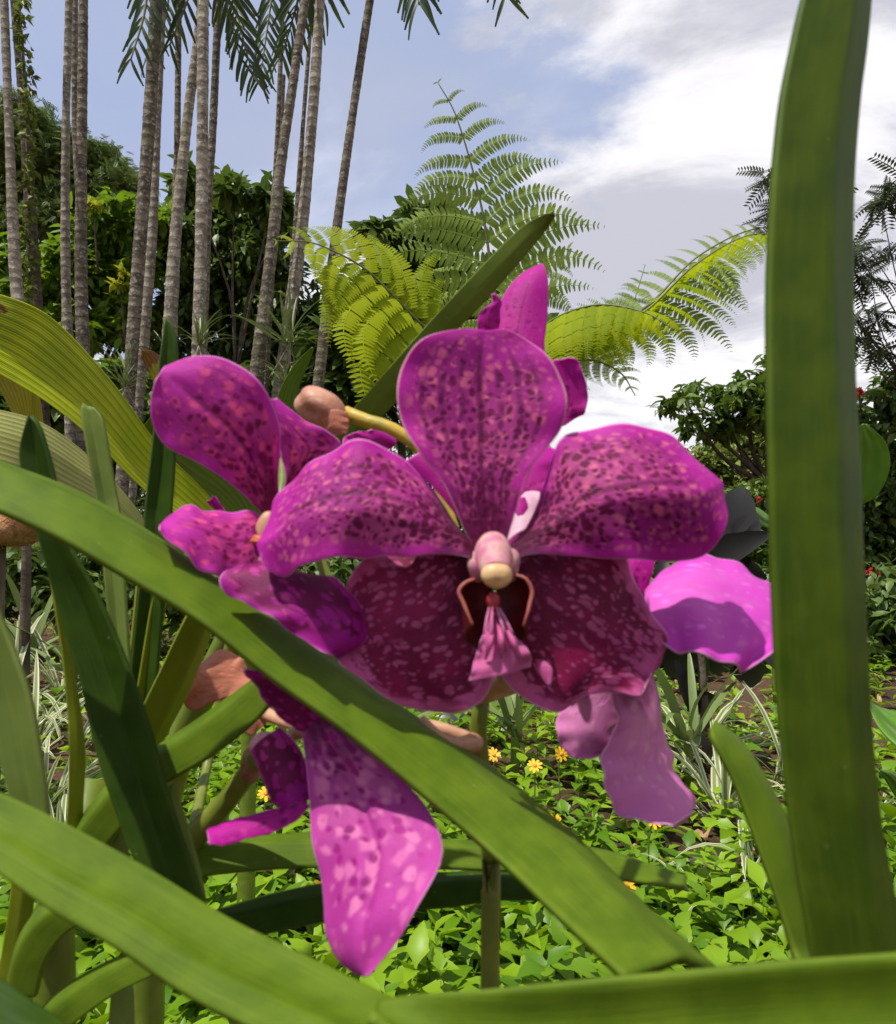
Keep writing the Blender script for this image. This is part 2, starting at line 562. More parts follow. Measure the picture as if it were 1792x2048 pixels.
    col = nt.mix(nt.math('MULTIPLY', nt.sstep(fine, 0.5, 0.8), 0.16), col, margin)
    rim = nt.math('MAXIMUM', nt.sstep(e, 0.965, 0.998), nt.sstep(s, 0.988, 0.999))
    col = nt.mix(nt.math('MULTIPLY', rim, 0.75), col, edge)
    bmp = nt.math('ADD', nt.math('MULTIPLY', fine, 0.5), nt.math('MULTIPLY', nt.noise(uv, 34.0, 2.0), 0.7))
    bmp = nt.math('ADD', bmp, nt.math('MULTIPLY', nt.math('SUBTRACT', 1.0, msk), 0.35))
    finish(nt, col, 0.48, trans, col, bmp, 0.5, 0.0005, 0.2)
    return m


MARG = (0.60, 0.024, 0.43)
EDGE = (0.86, 0.46, 0.72)
M_DORSAL = petal_mat('petal_dorsal', (0.80, 0.17, 0.36), MARG, (0.115, 0.001, 0.042), (0.90, 0.62, 0.56), 'spots', 6.2, (0.12, 0.002, 0.045), 0.8, 0.42, dens=0.95, field=0.95, fleck=0.06, pale=0.38)
M_PETAL = petal_mat('petal_spotted', (0.80, 0.18, 0.35), MARG, (0.110, 0.001, 0.036), EDGE, 'spots', 7.2, (0.065, 0.001, 0.020), 0.25, 0.42, dens=1.15, field=0.92, fleck=0.04, pale=0.5)
M_WINE = petal_mat('petal_wine', (0.84, 0.27, 0.40), (0.62, 0.11, 0.34), (0.155, 0.0008, 0.038), EDGE, 'flecks', 7.4, (0.055, 0.0005, 0.015), 0.25, 0.32, 0.02, field=0.95, fleck=-0.2, pale=0.3)
M_BACKL = petal_mat('petal_rose', (0.88, 0.11, 0.32), (0.62, 0.033, 0.45), (0.20, 0.001, 0.075), EDGE, 'spots', 4.6, (0.20, 0.003, 0.06), 0.35, 0.45, dens=0.9, field=0.75, fleck=0.08, pale=0.6)
M_PLUM = petal_mat('petal_plum', (0.54, 0.05, 0.25), (0.38, 0.008, 0.27), (0.11, 0.0008, 0.045), EDGE, 'flecks', 4.8, None, 0.0, 0.25, 0.0)
M_HANG = petal_mat('petal_blotched', (0.74, 0.21, 0.46), (0.52, 0.05, 0.36), (0.24, 0.004, 0.14), EDGE, 'spots', 3.4, (0.14, 0.006, 0.08), 0.0, 0.30, dens=0.8, field=0.75, fleck=0.10, pale=0.35)
M_PALE = petal_mat('petal_pale', (0.76, 0.17, 0.62), (0.64, 0.06, 0.53), (0.60, 0.12, 0.50), EDGE, 'spots', 3.0, None, 0.10, 0.33, dens=0.4, field=0.2)
M_MAUVE = petal_mat('petal_mauve', (0.80, 0.36, 0.56), (0.62, 0.18, 0.46), (0.58, 0.18, 0.42), EDGE, 'spots', 2.6, (0.22, 0.03, 0.12), 0.12, 0.25, dens=0.5, field=0.3)
M_BRIGHT = petal_mat('petal_magenta', (0.70, 0.045, 0.36), (0.56, 0.010, 0.36), (0.24, 0.003, 0.13), EDGE, 'spots', 3.8, None, 0.15, 0.40, dens=0.7, field=0.5)
M_LIP = petal_mat('petal_lip', (0.78, 0.20, 0.42), (0.58, 0.12, 0.32), (0.50, 0.05, 0.25), EDGE, 'spots', 5.0, (0.30, 0.02, 0.08), 0.2, 0.35, dens=0.7, field=0.5)
M_FADED = petal_mat('petal_withered', (0.62, 0.27, 0.17), (0.58, 0.22, 0.14), (0.46, 0.15, 0.08), (0.55, 0.22, 0.12), 'spots', 4.0, None, 0.5, 0.3, dens=0.5, field=0.3)


def plain_mat(name, c1, c2, scale=300.0, rough=0.5, trans=None, spec=0.4, bump=0.25, bdist=0.0005, lo=0.35, hi=0.65, coords='Object'):
    m, nt = new_mat(name)
    co = nt.n('ShaderNodeTexCoord').outputs[coords]
    n = nt.noise(co, scale, 5.0, 0.6)
    col = nt.mix(nt.sstep(n, lo, hi), c1, c2)
    finish(nt, col, rough, trans, None, nt.noise(co, scale * 2.3, 4.0, 0.6), bump, bdist, spec)
    return m


M_COLUMN = plain_mat('column_pink', (0.64, 0.20, 0.34), (0.72, 0.44, 0.40), 330, 0.55, 0.35)
M_CAP = plain_mat('anther_cap', (0.68, 0.42, 0.20), (0.76, 0.52, 0.26), 380, 0.42, 0.2)
M_LOBE_IN = plain_mat('lip_maroon', (0.075, 0.004, 0.006), (0.13, 0.008, 0.012), 500, 0.45, 0.1)
M_LOBE_RIM = plain_mat('lip_rim', (0.52, 0.17, 0.11), (0.46, 0.11, 0.10), 400, 0.5, 0.3)
M_NUB = plain_mat('lip_callus', (0.50, 0.07, 0.08), (0.34, 0.02, 0.03), 500, 0.35, 0.2)
M_MIDLOBE = plain_mat('lip_midlobe', (0.58, 0.16, 0.34), (0.64, 0.24, 0.44), 260, 0.42, 0.3)
M_PEDICEL = plain_mat('pedicel', (0.62, 0.34, 0.22), (0.52, 0.28, 0.17), 260, 0.45, 0.2)
M_KNOB = plain_mat('pedicel_knob', (0.20, 0.07, 0.05), (0.38, 0.20, 0.10), 240, 0.45, 0.1)
M_WHITISH = plain_mat('petal_back_white', (0.80, 0.60, 0.68), (0.74, 0.44, 0.60), 200, 0.5, 0.4)
M_BUD = plain_mat('withered_bud', (0.55, 0.29, 0.19), (0.46, 0.19, 0.12), 170, 0.5, 0.15, bump=0.5, bdist=0.001)
M_YELLOW = plain_mat('pedicel_yellow', (0.60, 0.42, 0.05), (0.42, 0.34, 0.05), 240, 0.42, 0.2)
M_ANT = plain_mat('lip_spur', (0.58, 0.20, 0.05), (0.40, 0.08, 0.03), 380, 0.4, 0.1)


def leaf_mat(name, c1, c2, c3, rough=0.5, trans=0.12, streak=26.0, tcol=(0.25, 0.42, 0.02)):
    """thick strap leaf: faint lengthwise streaks, cloudy mottling, a few pale flecks, paler margins"""
    m, nt = new_mat(name)
    uv, un = uvn(nt, 'uv'), uvn(nt, 'uvn')
    sp = nt.n('ShaderNodeSeparateXYZ', None, i0=un)
    t = sp.outputs[0]
    st = nt.n('ShaderNodeVectorMath', {'operation': 'MULTIPLY'}, i0=uv, i1=(streak, 0.55, 1.0)).outputs[0]
    n1 = nt.noise(st, 1.0, 3.0)
    n2 = nt.noise(uv, 0.9, 4.0, 0.55)
    n3 = nt.noise(uv, 30.0, 2.0)
    col = nt.mix(nt.sstep(n2, 0.32, 0.68), c1, c2)
    col = nt.mix(nt.math('MULTIPLY', nt.sstep(n1, 0.45, 0.75), 0.30), col, c3)
    col = nt.mix(nt.math('MULTIPLY', nt.sstep(n3, 0.60, 0.74), 0.28), col, c3)
    vein = nt.math('SINE', nt.math('MULTIPLY', t, 6.283 * 17))
    col = nt.mix(nt.math('MULTIPLY', nt.sstep(vein, 0.3, 1.0), 0.07), col, tuple(c * 0.55 for c in c1))
    spot = nt.n('ShaderNodeTexVoronoi', {'voronoi_dimensions': '2D'}, Vector=uv, Scale=1.7)
    sc_ = nt.n('ShaderNodeSeparateColor', None, i0=spot.outputs['Color'])
    scar = nt.math('MULTIPLY', nt.sstep(nt.math('SUBTRACT', nt.math('MULTIPLY', sc_.outputs[0], 0.07), spot.outputs['Distance']), -0.02, 0.02), nt.sstep(sc_.outputs[1], 0.80, 0.84))
    col = nt.mix(nt.math('MULTIPLY', scar, 0.45), col, (0.24, 0.20, 0.09))
    e = nt.math('ABSOLUTE', nt.math('SUBTRACT', nt.math('MULTIPLY', t, 2.0), 1.0))
    col = nt.mix(nt.math('MULTIPLY', nt.sstep(e, 0.95, 1.0), 0.25), col, c3)
    b = nt.math('ADD', nt.math('MULTIPLY', n1, 0.6), nt.math('MULTIPLY', nt.noise(uv, 70.0, 2.0), 0.5))
    rg = nt.math('ADD', nt.math('MULTIPLY', n2, 0.18), rough - 0.09)
    finish(nt, col, rg, trans, tcol, b, 0.35, 0.0005, 0.10)
    return m


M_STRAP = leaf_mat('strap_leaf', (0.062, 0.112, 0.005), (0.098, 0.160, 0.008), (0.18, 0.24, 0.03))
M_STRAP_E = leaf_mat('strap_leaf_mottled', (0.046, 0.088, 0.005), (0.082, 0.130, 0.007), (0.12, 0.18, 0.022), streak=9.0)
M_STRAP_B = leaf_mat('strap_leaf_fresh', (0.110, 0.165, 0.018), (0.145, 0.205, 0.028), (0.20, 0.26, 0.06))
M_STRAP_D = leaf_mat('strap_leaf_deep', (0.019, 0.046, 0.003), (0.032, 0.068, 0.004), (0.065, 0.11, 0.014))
M_STRAP_Y = leaf_mat('strap_leaf_yellowish', (0.15, 0.19, 0.008), (0.19, 0.23, 0.012), (0.25, 0.28, 0.04))
M_STRAP_G = leaf_mat('strap_leaf_greyish', (0.11, 0.165, 0.030), (0.15, 0.205, 0.040), (0.24, 0.29, 0.08))
M_STALK = plain_mat('flower_stalk', (0.13, 0.17, 0.02), (0.19, 0.22, 0.03), 120, 0.4, 0.1)
M_STEM = plain_mat('orchid_stem', (0.10, 0.15, 0.012), (0.15, 0.19, 0.018), 90, 0.45, 0.1)


def pleat_mat(name, c1, c2, dead, nf=22.0, trans=0.42, lightlines=False, fr=1.0):
    """pleated leaf: fine parallel ribs along the leaf, browned torn margin"""
    m, nt = new_mat(name)
    uv, un = uvn(nt, 'uv'), uvn(nt, 'uvn')
    sp = nt.n('ShaderNodeSeparateXYZ', None, i0=un)
    t, s = sp.outputs[0], sp.outputs[1]
    rib = nt.math('SINE', nt.math('MULTIPLY', t, 6.283 * nf))
    rib2 = nt.math('SINE', nt.math('MULTIPLY', t, 6.283 * nf * 4))
    n2 = nt.noise(uv, 0.25, 5.0, 0.6)
    col = nt.mix(nt.sstep(n2, 0.3, 0.7), c1, c2)
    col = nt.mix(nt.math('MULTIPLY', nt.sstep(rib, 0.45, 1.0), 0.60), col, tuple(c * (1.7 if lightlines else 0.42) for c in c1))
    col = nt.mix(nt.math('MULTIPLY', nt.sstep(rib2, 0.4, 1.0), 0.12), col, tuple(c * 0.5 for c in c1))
    d = nt.noise(uv, 0.45, 3.0)
    col = nt.mix(nt.sstep(nt.math('ADD', nt.math('MULTIPLY', d, 0.5), s), 1.22 / fr, 1.26 / fr), col, dead)
    tcol = nt.mix(0.5, col, (0.42, 0.44, 0.01))
    finish(nt, col, 0.45, trans, tcol, nt.math('ADD', rib, nt.math('MULTIPLY', rib2, 0.4)), 0.5, 0.004, 0.35)
    return m


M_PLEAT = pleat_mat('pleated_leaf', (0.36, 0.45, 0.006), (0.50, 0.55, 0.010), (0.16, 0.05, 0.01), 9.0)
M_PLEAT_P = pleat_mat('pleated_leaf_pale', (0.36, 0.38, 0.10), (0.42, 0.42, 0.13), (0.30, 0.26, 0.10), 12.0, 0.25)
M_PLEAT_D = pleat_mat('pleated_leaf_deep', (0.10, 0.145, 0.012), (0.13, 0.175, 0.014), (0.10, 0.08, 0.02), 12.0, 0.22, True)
M_PLEAT_O = pleat_mat('pleated_leaf_scorched', (0.32, 0.34, 0.015), (0.50, 0.34, 0.015), (0.22, 0.07, 0.02), 5.0, 0.35, fr=1.25)


def foliage(name, c1, c2, rough=0.5, trans=0.3, tcol=None, spec=0.4):
    m, nt = new_mat(name)
    r = nt.n('ShaderNodeAttribute', {'attribute_name': 'rnd'}).outputs['Fac']
    co = nt.n('ShaderNodeTexCoord').outputs['Object']
    col = nt.mix(nt.math('ADD', r, nt.math('MULTIPLY', nt.math('SUBTRACT', nt.noise(co, 9.0, 2.0), 0.5), 0.5), True), c1, c2)
    finish(nt, col, rough, trans, nt.mix(0.4, col, tcol) if tcol else None, None, spec=spec)
    return m


M_F_FAR = foliage('leaves_far', (0.055, 0.105, 0.020), (0.15, 0.21, 0.045), 0.6, 0.3)
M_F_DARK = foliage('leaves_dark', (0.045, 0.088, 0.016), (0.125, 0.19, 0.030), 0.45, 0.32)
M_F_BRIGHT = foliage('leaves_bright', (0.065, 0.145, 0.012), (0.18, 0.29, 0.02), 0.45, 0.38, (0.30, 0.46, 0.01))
M_F_MID = foliage('leaves_mid', (0.055, 0.11, 0.015), (0.13, 0.20, 0.025), 0.45, 0.3)
M_F_YEL = foliage('leaves_yellow', (0.28, 0.34, 0.02), (0.46, 0.44, 0.03), 0.5, 0.4)
M_F_OLIVE = foliage('leaves_olive', (0.09, 0.13, 0.02), (0.22, 0.27, 0.05), 0.55, 0.3)
M_F_GROUND = foliage('leaves_groundcover', (0.058, 0.150, 0.004), (0.21, 0.34, 0.010), 0.42, 0.30, (0.40, 0.60, 0.006), 0.28)
M_F_PALM = foliage('palm_leaflet', (0.015, 0.036, 0.014), (0.05, 0.085, 0.02), 0.45, 0.18, (0.25, 0.36, 0.02))
M_F_FERN = foliage('fern_pinnule', (0.20, 0.28, 0.006), (0.35, 0.42, 0.008), 0.6, 0.5, (0.56, 0.62, 0.004), 0.10)
M_F_FERNG = foliage('fern_pinnule_green', (0.17, 0.25, 0.045), (0.25, 0.34, 0.06), 0.6, 0.45, (0.38, 0.50, 0.05), 0.10)
M_F_FEATHER = foliage('feather_leaf', (0.035, 0.055, 0.025), (0.07, 0.09, 0.035), 0.55, 0.2)
M_F_BLACK = foliage('blackish_leaf', (0.006, 0.007, 0.006), (0.014, 0.011, 0.010), 0.5, 0.03, None, 0.2)
M_F_SPIKY = foliage('epiphyte_leaf', (0.10, 0.15, 0.04), (0.18, 0.23, 0.07), 0.45, 0.2)
M_RACHIS = plain_mat('frond_stalk', (0.13, 0.13, 0.03), (0.08, 0.07, 0.025), 30, 0.6)
M_RACHISG = plain_mat('fern_stalk', (0.16, 0.19, 0.05), (0.11, 0.12, 0.04), 30, 0.6)
M_TWIG = plain_mat('bark_dark', (0.06, 0.045, 0.032), (0.12, 0.095, 0.07), 9, 0.85, None, 0.2, 0.6, 0.02)
M_ROOT = plain_mat('aerial_root', (0.30, 0.27, 0.22), (0.20, 0.16, 0.12), 60, 0.8)
M_POT = plain_mat('black_plastic', (0.018, 0.018, 0.020), (0.030, 0.030, 0.032), 40, 0.35, None, 0.5, 0.1)
M_COIR = plain_mat('coir', (0.26, 0.12, 0.05), (0.40, 0.22, 0.10), 60, 0.9, None, 0.1, 0.9, 0.01)
M_FLOWER_Y = plain_mat('daisy_ray', (0.85, 0.44, 0.012), (0.90, 0.54, 0.02), 90, 0.5, 0.3)
M_FLOWER_C = plain_mat('daisy_disc', (0.62, 0.30, 0.01), (0.50, 0.20, 0.01), 400, 0.7)
M_RED = plain_mat('red_blossom', (0.62, 0.05, 0.045), (0.72, 0.10, 0.08), 40, 0.5, 0.3)
M_DEAD = plain_mat('dead_leaf', (0.36, 0.19, 0.10), (0.46, 0.28, 0.16), 30, 0.7, 0.2)


def grass_mat():
    m, nt = new_mat('variegated_blade')
    un = uvn(nt, 'uvn')
    t = nt.n('ShaderNodeSeparateXYZ', None, i0=un).outputs[0]
    e = nt.math('ABSOLUTE', nt.math('SUBTRACT', nt.math('MULTIPLY', t, 2.0), 1.0))
    oi = nt.n('ShaderNodeObjectInfo').outputs['Random']
    g = nt.mix(oi, (0.13, 0.20, 0.05), (0.24, 0.29, 0.10))
    col = nt.mix(nt.sstep(e, 0.40, 0.62), g, (0.56, 0.56, 0.36))
    finish(nt, col, 0.45, 0.3, None, None)
    return m


M_GRASS = grass_mat()


def trunk_mat(name, c1, c2, c3, ring=10.5):
    m, nt = new_mat(name)
    uv = uvn(nt, 'uv')
    co = nt.n('ShaderNodeTexCoord').outputs['Object']
    sp = nt.n('ShaderNodeSeparateXYZ', None, i0=uv)
    n1 = nt.noise(co, 7.0, 6.0, 0.65)
    n2 = nt.noise(co, 34.0, 4.0, 0.6)
    col = nt.mix(nt.sstep(n1, 0.36, 0.64), c1, c2)
    col = nt.mix(nt.math('MULTIPLY', nt.sstep(n2, 0.52, 0.66), 0.75), col, c3)
    col = nt.mix(nt.math('MULTIPLY', nt.sstep(nt.noise(co, 3.0, 3.0), 0.55, 0.7), 0.35), col, (0.12, 0.13, 0.05))
    ringn = nt.math('SINE', nt.math('ADD', nt.math('MULTIPLY', sp.outputs[1], 6.283 * ring), nt.math('MULTIPLY', n1, 5.0)))
    col = nt.mix(nt.math('MULTIPLY', nt.sstep(ringn, 0.75, 1.0), 0.55), col, tuple(c * 0.45 for c in c1))
    b = nt.math('ADD', n2, nt.math('MULTIPLY', ringn, 0.25))
    finish(nt, col, 0.85, None, None, b, 0.7, 0.012, 0.15)
    return m


M_TRUNK = trunk_mat('palm_bark_grey', (0.15, 0.125, 0.095), (0.30, 0.26, 0.20), (0.48, 0.46, 0.40))
M_TRUNK_D = trunk_mat('palm_bark_brown', (0.085, 0.068, 0.050), (0.18, 0.15, 0.11), (0.36, 0.34, 0.29))
M_TRUNK_V = trunk_mat('palm_bark_dark', (0.050, 0.038, 0.030), (0.085, 0.065, 0.050), (0.16, 0.13, 0.10))


def soil_mat():
    m, nt = new_mat('soil_mulch')
    co = nt.n('ShaderNodeTexCoord').outputs['Object']
    n1, n2, n3 = nt.noise(co, 1.3, 6.0), nt.noise(co, 60.0, 5.0, 0.7), nt.noise(co, 14.0, 4.0)
    col = nt.mix(nt.sstep(n1, 0.35, 0.65), (0.055, 0.034, 0.022), (0.11, 0.062, 0.040))
    col = nt.mix(nt.sstep(n2, 0.55, 0.7), col, (0.22, 0.12, 0.075))
    col = nt.mix(nt.math('MULTIPLY', nt.sstep(n3, 0.6, 0.7), 0.6), col, (0.045, 0.06, 0.015))
    finish(nt, col, 0.95, None, None, n2, 0.9, 0.02, 0.1)
    return m


M_SOIL = soil_mat()
# ================================================================ SETTING
gn = 90
gx = np.sign(np.linspace(-1, 1, gn)) * np.abs(np.linspace(-1, 1, gn)) ** 3.2 * 300
gy = np.sign(np.linspace(-1, 1, gn)) * np.abs(np.linspace(-1, 1, gn)) ** 3.2 * 300 + 3
GX, GY = np.meshgrid(gx, gy, indexing='ij')


def ground_z(x, y):
    return 0.018 * np.sin(1.7 * x + 0.6) * np.sin(1.3 * y) + 0.012 * np.sin(4.1 * x - 2.0 * y) + 0.006 * np.sin(9 * x + 7 * y)


gv = np.stack([GX, GY, ground_z(GX, GY)], -1).reshape(-1, 3)
ground = obj('ground', make_mesh('ground', gv, grid_faces(gn, gn), M_SOIL))
tag(ground, 'brown garden soil and mulch under the plants', kind='structure')


def tree(name, label, cat, base, clumps, tmpl, mat, seed, trunk_r=0.10, group=None, tilt=0.6, bark=None, limbs=True, stuff=True):
    """a tapered trunk with a limb to every clump, and a crown of real leaves"""
    rng = np.random.default_rng(seed)
    base = np.array((base[0], base[1], float(ground_z(base[0], base[1])) - 0.05))
    root = thing(name, base, label, cat, group)
    cs = np.array([c[0] for c in clumps])
    cen = cs.mean(0)
    fork = np.array((base[0] * 0.7 + cen[0] * 0.3, base[1] * 0.7 + cen[1] * 0.3, max(base[2] + 0.2, min(cen[2] * 0.55, cs[:, 2].min() - 0.05))))
    tube('trunk', [base, (base + fork) / 2 + np.array((trunk_r * 0.4, 0, 0)), fork], [trunk_r, trunk_r * 0.6], bark or M_TWIG, root, n=9, res=10)
    if limbs:
        for c in cs:
            mid = (fork + c) / 2 + rng.normal(0, 0.06, 3) * np.linalg.norm(c - fork)
            tube('limb', [fork, mid, c], [trunk_r * 0.5, trunk_r * 0.12], bark or M_TWIG, root, n=6, res=8)
    cr = obj('crown', crown_mesh('crown', mat, clumps, tmpl, rng, tilt), root)
    cr['kind'] = 'stuff'
    return root


def clumps_px(spec, d, depth, n, size, rng):
    """(u, v, radius in px) -> clumps at depth d with the given thickness"""
    out = []
    for u, v, ru, rv in spec:
        dd = d + rng.uniform(-0.4, 0.4) * depth
        out.append((P(u, v, dd), (ru * K * dd, depth, rv * K * dd), int(n * (ru * rv) / 3600.0) + 20, size))
    return out


r0 = np.random.default_rng(3)

# the wood that closes the view far behind everything
far = []
for u in range(-500, 2400, 75):
    h = 60 + 40 * math.sin(u * 0.011) + 30 * math.sin(u * 0.027 + 1)
    lowr = 1.0 if u < 1000 else 0.45
    for q in range(2):
        far.append((P(u + r0.uniform(-30, 30), 1060 - (h * 0.6 + q * h * 1.3) * lowr, 34), (2.6, 2.0, 1.9), 900, 0.42))
fw = obj('distant_wood', crown_mesh('distant_wood', M_F_FAR, far, OVATE, r0))
tag(fw, 'dark green wood closing the view far behind the garden', 'wood', kind='stuff')

# rain tree on the left, tall and fine leaved
c = clumps_px([(-90, 330, 110, 90), (40, 270, 75, 70), (95, 300, 60, 65), (150, 350, 65, 60), (215, 355, 55, 45), (60, 380, 90, 60), (255, 400, 55, 45), (180, 430, 70, 50),
               (20, 450, 80, 60), (290, 450, 40, 36), (110, 470, 70, 45), (225, 330, 30, 30), (-80, 480, 100, 80)], 20, 1.4, 2600, 0.26, r0)
tree('rain_tree', 'tall dark rain tree with fine feathery leaves sloping down behind left palms', 'tree', (-14.0, 21.0), c, pinnate(7, 0.09), M_F_FAR, 21, 0.42)
# broad-leaved bright tree between the left trunks
c = clumps_px([(90, 560, 85, 80), (200, 470, 60, 60), (240, 440, 55, 45), (150, 530, 60, 60), (310, 430, 45, 35), (215, 560, 60, 60), (60, 640, 80, 60), (20, 520, 50, 60), (290, 520, 60, 60),
               (170, 650, 60, 50), (250, 640, 50, 50)], 11, 0.5, 560, 0.23, r0)
tree('broadleaf_tree', 'bright green large leaved tree filling the gaps between left palm trunks', 'tree', (-6.2, 11.4), c, OVATE, M_F_BRIGHT, 22, 0.10)
# yellow leaved sprays in it
for (u, v, ru), lb in (((186, 415, 16), 'small yellow leaf spray beside the palm trunk near the rain tree'), ((240, 560, 22), 'yellow green leaf spray low between two palm trunks at left')):
    sp = thing('yellow_spray', P(u, v + 60, 10.2), lb, 'foliage', 'yellow leaf sprays')
    obj('foliage', crown_mesh('foliage', M_F_YEL, [(P(u, v, 10.2), (ru * K * 10, 0.12, ru * K * 10), 40, 0.16)], SMALL, r0), sp)
    tube('twig', [P(u + 10, v + 130, 10.3), P(u, v, 10.2)], [0.02, 0.008], M_TWIG, sp, n=5, res=5)
# dark tree behind the middle palms, big dark leaves on top
c = clumps_px([(385, 400, 40, 50), (450, 390, 60, 40), (540, 420, 45, 50), (470, 470, 75, 60), (400, 520, 70, 70), (520, 540, 80, 80), (430, 620, 80, 70), (560, 640, 80, 80), (470, 730, 90, 60), (610, 720, 60, 70),
               (660, 640, 50, 80), (350, 640, 50, 70), (340, 750, 60, 60)], 12, 0.7, 760, 0.22, r0)
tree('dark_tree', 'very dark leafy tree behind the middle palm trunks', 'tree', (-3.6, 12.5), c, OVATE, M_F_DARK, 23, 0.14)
# leaves standing out against the sky above it
c = clumps_px([(380, 365, 30, 32), (470, 385, 32, 30), (545, 400, 36, 36), (575, 440, 25, 40)], 10.5, 0.3, 300, 0.30, r0)
tree('bigleaf_tree', 'slender tree with big drooping leaves against the sky behind palms', 'tree', (-3.4, 10.8), c, leaf_template([(0, 0.012), (0.2, 0.14), (0.5, 0.21), (0.8, 0.14), (1, 0)], 0.25, 0.4), M_F_MID, 24, 0.06, tilt=0.8)
# umbrella tree behind the fern
c = clumps_px([(830, 450, 42, 32), (800, 500, 60, 50), (890, 470, 40, 36), (760, 600, 90, 80), (880, 600, 80, 90), (720, 720, 90, 80), (840, 740, 90, 80), (960, 700, 80, 80), (1060, 720, 60, 60), (690, 800, 80, 50)], 8.5, 0.5, 130, 0.36, r0)
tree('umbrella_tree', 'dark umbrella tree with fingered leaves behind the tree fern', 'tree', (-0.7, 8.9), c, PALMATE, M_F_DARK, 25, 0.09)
# lower shrubs under the palms
c = clumps_px([(u, 800 + 55 * (i % 3), 85, 70) for i, u in enumerate(range(-60, 700, 62))], 9.5, 0.5, 260, 0.26, r0)
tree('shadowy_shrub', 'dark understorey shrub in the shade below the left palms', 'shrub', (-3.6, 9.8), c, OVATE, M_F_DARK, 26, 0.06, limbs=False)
for i, (u, v, ru, rv, lb) in enumerate([(245, 735, 40, 28, 'bright green fingered shoot low between left palm trunks'), (228, 812, 36, 18, 'low bright shoot just above the pleated leaf')]):
    c = [(P(u, v, 7.4), (ru * K * 7.4, 0.2, rv * K * 7.4), 22, 0.28)]
    tree('leafy_shoot', lb, 'shrub', tuple(P(u + 10, v, 7.5)[:2]), c, PALMATE, M_F_BRIGHT, 40 + i, 0.018, 'bright shoots below the palms', limbs=False)

# right side: vine-covered tree, olive tree, dark shrubs with red blossoms
c = clumps_px([(1520, 745, 36, 40), (1500, 800, 60, 45), (1430, 790, 55, 34), (1370, 800, 46, 26), (1560, 830, 80, 60), (1470, 840, 60, 34), (1400, 850, 40, 30), (1620, 740, 60, 60), (1650, 850, 70, 70)], 9, 0.5, 420, 0.17, r0)
tree('vine_tree', 'dark green vine draped tree reaching out left of the tall leaf', 'tree', (4.6, 9.6), c, OVATE, M_F_MID, 27, 0.09)
c = clumps_px([(1460, 900, 70, 46), (1530, 900, 70, 60), (1400, 930, 60, 40), (1350, 960, 60, 50), (1480, 970, 80, 50), (1600, 930, 70, 70), (1400, 1000, 70, 40), (1300, 1000, 70, 50)], 14, 0.8, 900, 0.20, r0)
tree('olive_tree', 'yellowish olive tree in the distance right of the orchid', 'tree', (6.8, 15.0), c, SMALL, M_F_OLIVE, 28, 0.16)
c = clumps_px([(1500, 1010, 70, 55), (1560, 1060, 80, 70), (1440, 1050, 70, 60), (1400, 1110, 90, 60), (1530, 1130, 90, 70), (1330, 1080, 70, 50), (1450, 1180, 100, 60)], 7, 0.4, 620, 0.12, r0)
tree('blossom_shrub', 'dark shrub with red blossoms behind the blackish leaves', 'shrub', (3.3, 7.4), c, OVATE, M_F_MID, 29, 0.05, limbs=False)
c = clumps_px([(1770, 800, 60, 45), (1840, 780, 70, 60), (1790, 880, 80, 70), (1740, 960, 60, 70), (1800, 1010, 90, 80), (1760, 1110, 80, 80), (1850, 1120, 80, 90), (1740, 1220, 70, 80), (1830, 1250, 90, 90), (1790, 1330, 90, 70)], 6.5, 0.4, 620, 0.12, r0)
tree('hedge_shrub', 'dark rounded shrub with red blossoms at the right edge', 'shrub', (4.2, 7.0), c, OVATE, M_F_DARK, 30, 0.06, limbs=False)
# feathery tree top right
c = clumps_px([(1760, 400, 40, 50), (1800, 470, 60, 50), (1720, 470, 30, 34), (1740, 540, 36, 40), (1790, 380, 30, 40), (1715, 620, 26, 60), (1735, 690, 36, 34), (1700, 560, 30, 40), (1850, 600, 60, 50), (1790, 690, 30, 20), (1525, 365, 22, 22), (1560, 400, 30, 30), (1640, 430, 50, 40)], 6, 0.3, 20, 0.24, r0)
tree('feather_tree', 'feathery leaved tree against the clouds at the right edge', 'tree', (4.9, 6.4), c, pinnate(9, 0.06), M_F_FEATHER, 31, 0.022, tilt=0.5)


c = clumps_px([(u, 1150 + 40 * (i % 2), 80, 62) for i, u in enumerate(range(-140, 1240, 60))], 3.6, 0.25, 330, 0.085, r0)
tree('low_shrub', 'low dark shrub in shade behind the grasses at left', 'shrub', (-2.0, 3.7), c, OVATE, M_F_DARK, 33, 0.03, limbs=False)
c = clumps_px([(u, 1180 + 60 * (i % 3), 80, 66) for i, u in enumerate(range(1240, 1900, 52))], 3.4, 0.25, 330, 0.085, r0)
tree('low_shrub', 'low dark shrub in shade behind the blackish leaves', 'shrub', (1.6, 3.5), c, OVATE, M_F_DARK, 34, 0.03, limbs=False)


def blossom(u, v, d, r, lb):
    """a tuft of small red petals"""
    root = thing('red_blossom', P(u, v + 6, d), lb, 'blossom', 'red blossoms on the shrubs')
    g = np.random.default_rng(int(u))
    n = 34
    dirs = g.normal(0, 1, (n, 3))
    dirs /= np.linalg.norm(dirs, axis=1, keepdims=True)
    R = np.stack([frame(x, (0.1, 0.2, 1.0)) for x in dirs])
    vv, ff = scatter(*SMALL, R, np.tile(P(u, v, d), (n, 1)), np.full(n, r * K * d * 1.2))
    obj('petals', make_mesh('petals', vv, ff, M_RED), root)
    tube('stalk', [P(u, v, d), P(u + 4, v + 40, d + 0.1)], [0.008, 0.006], M_TWIG, root, n=5, res=3)


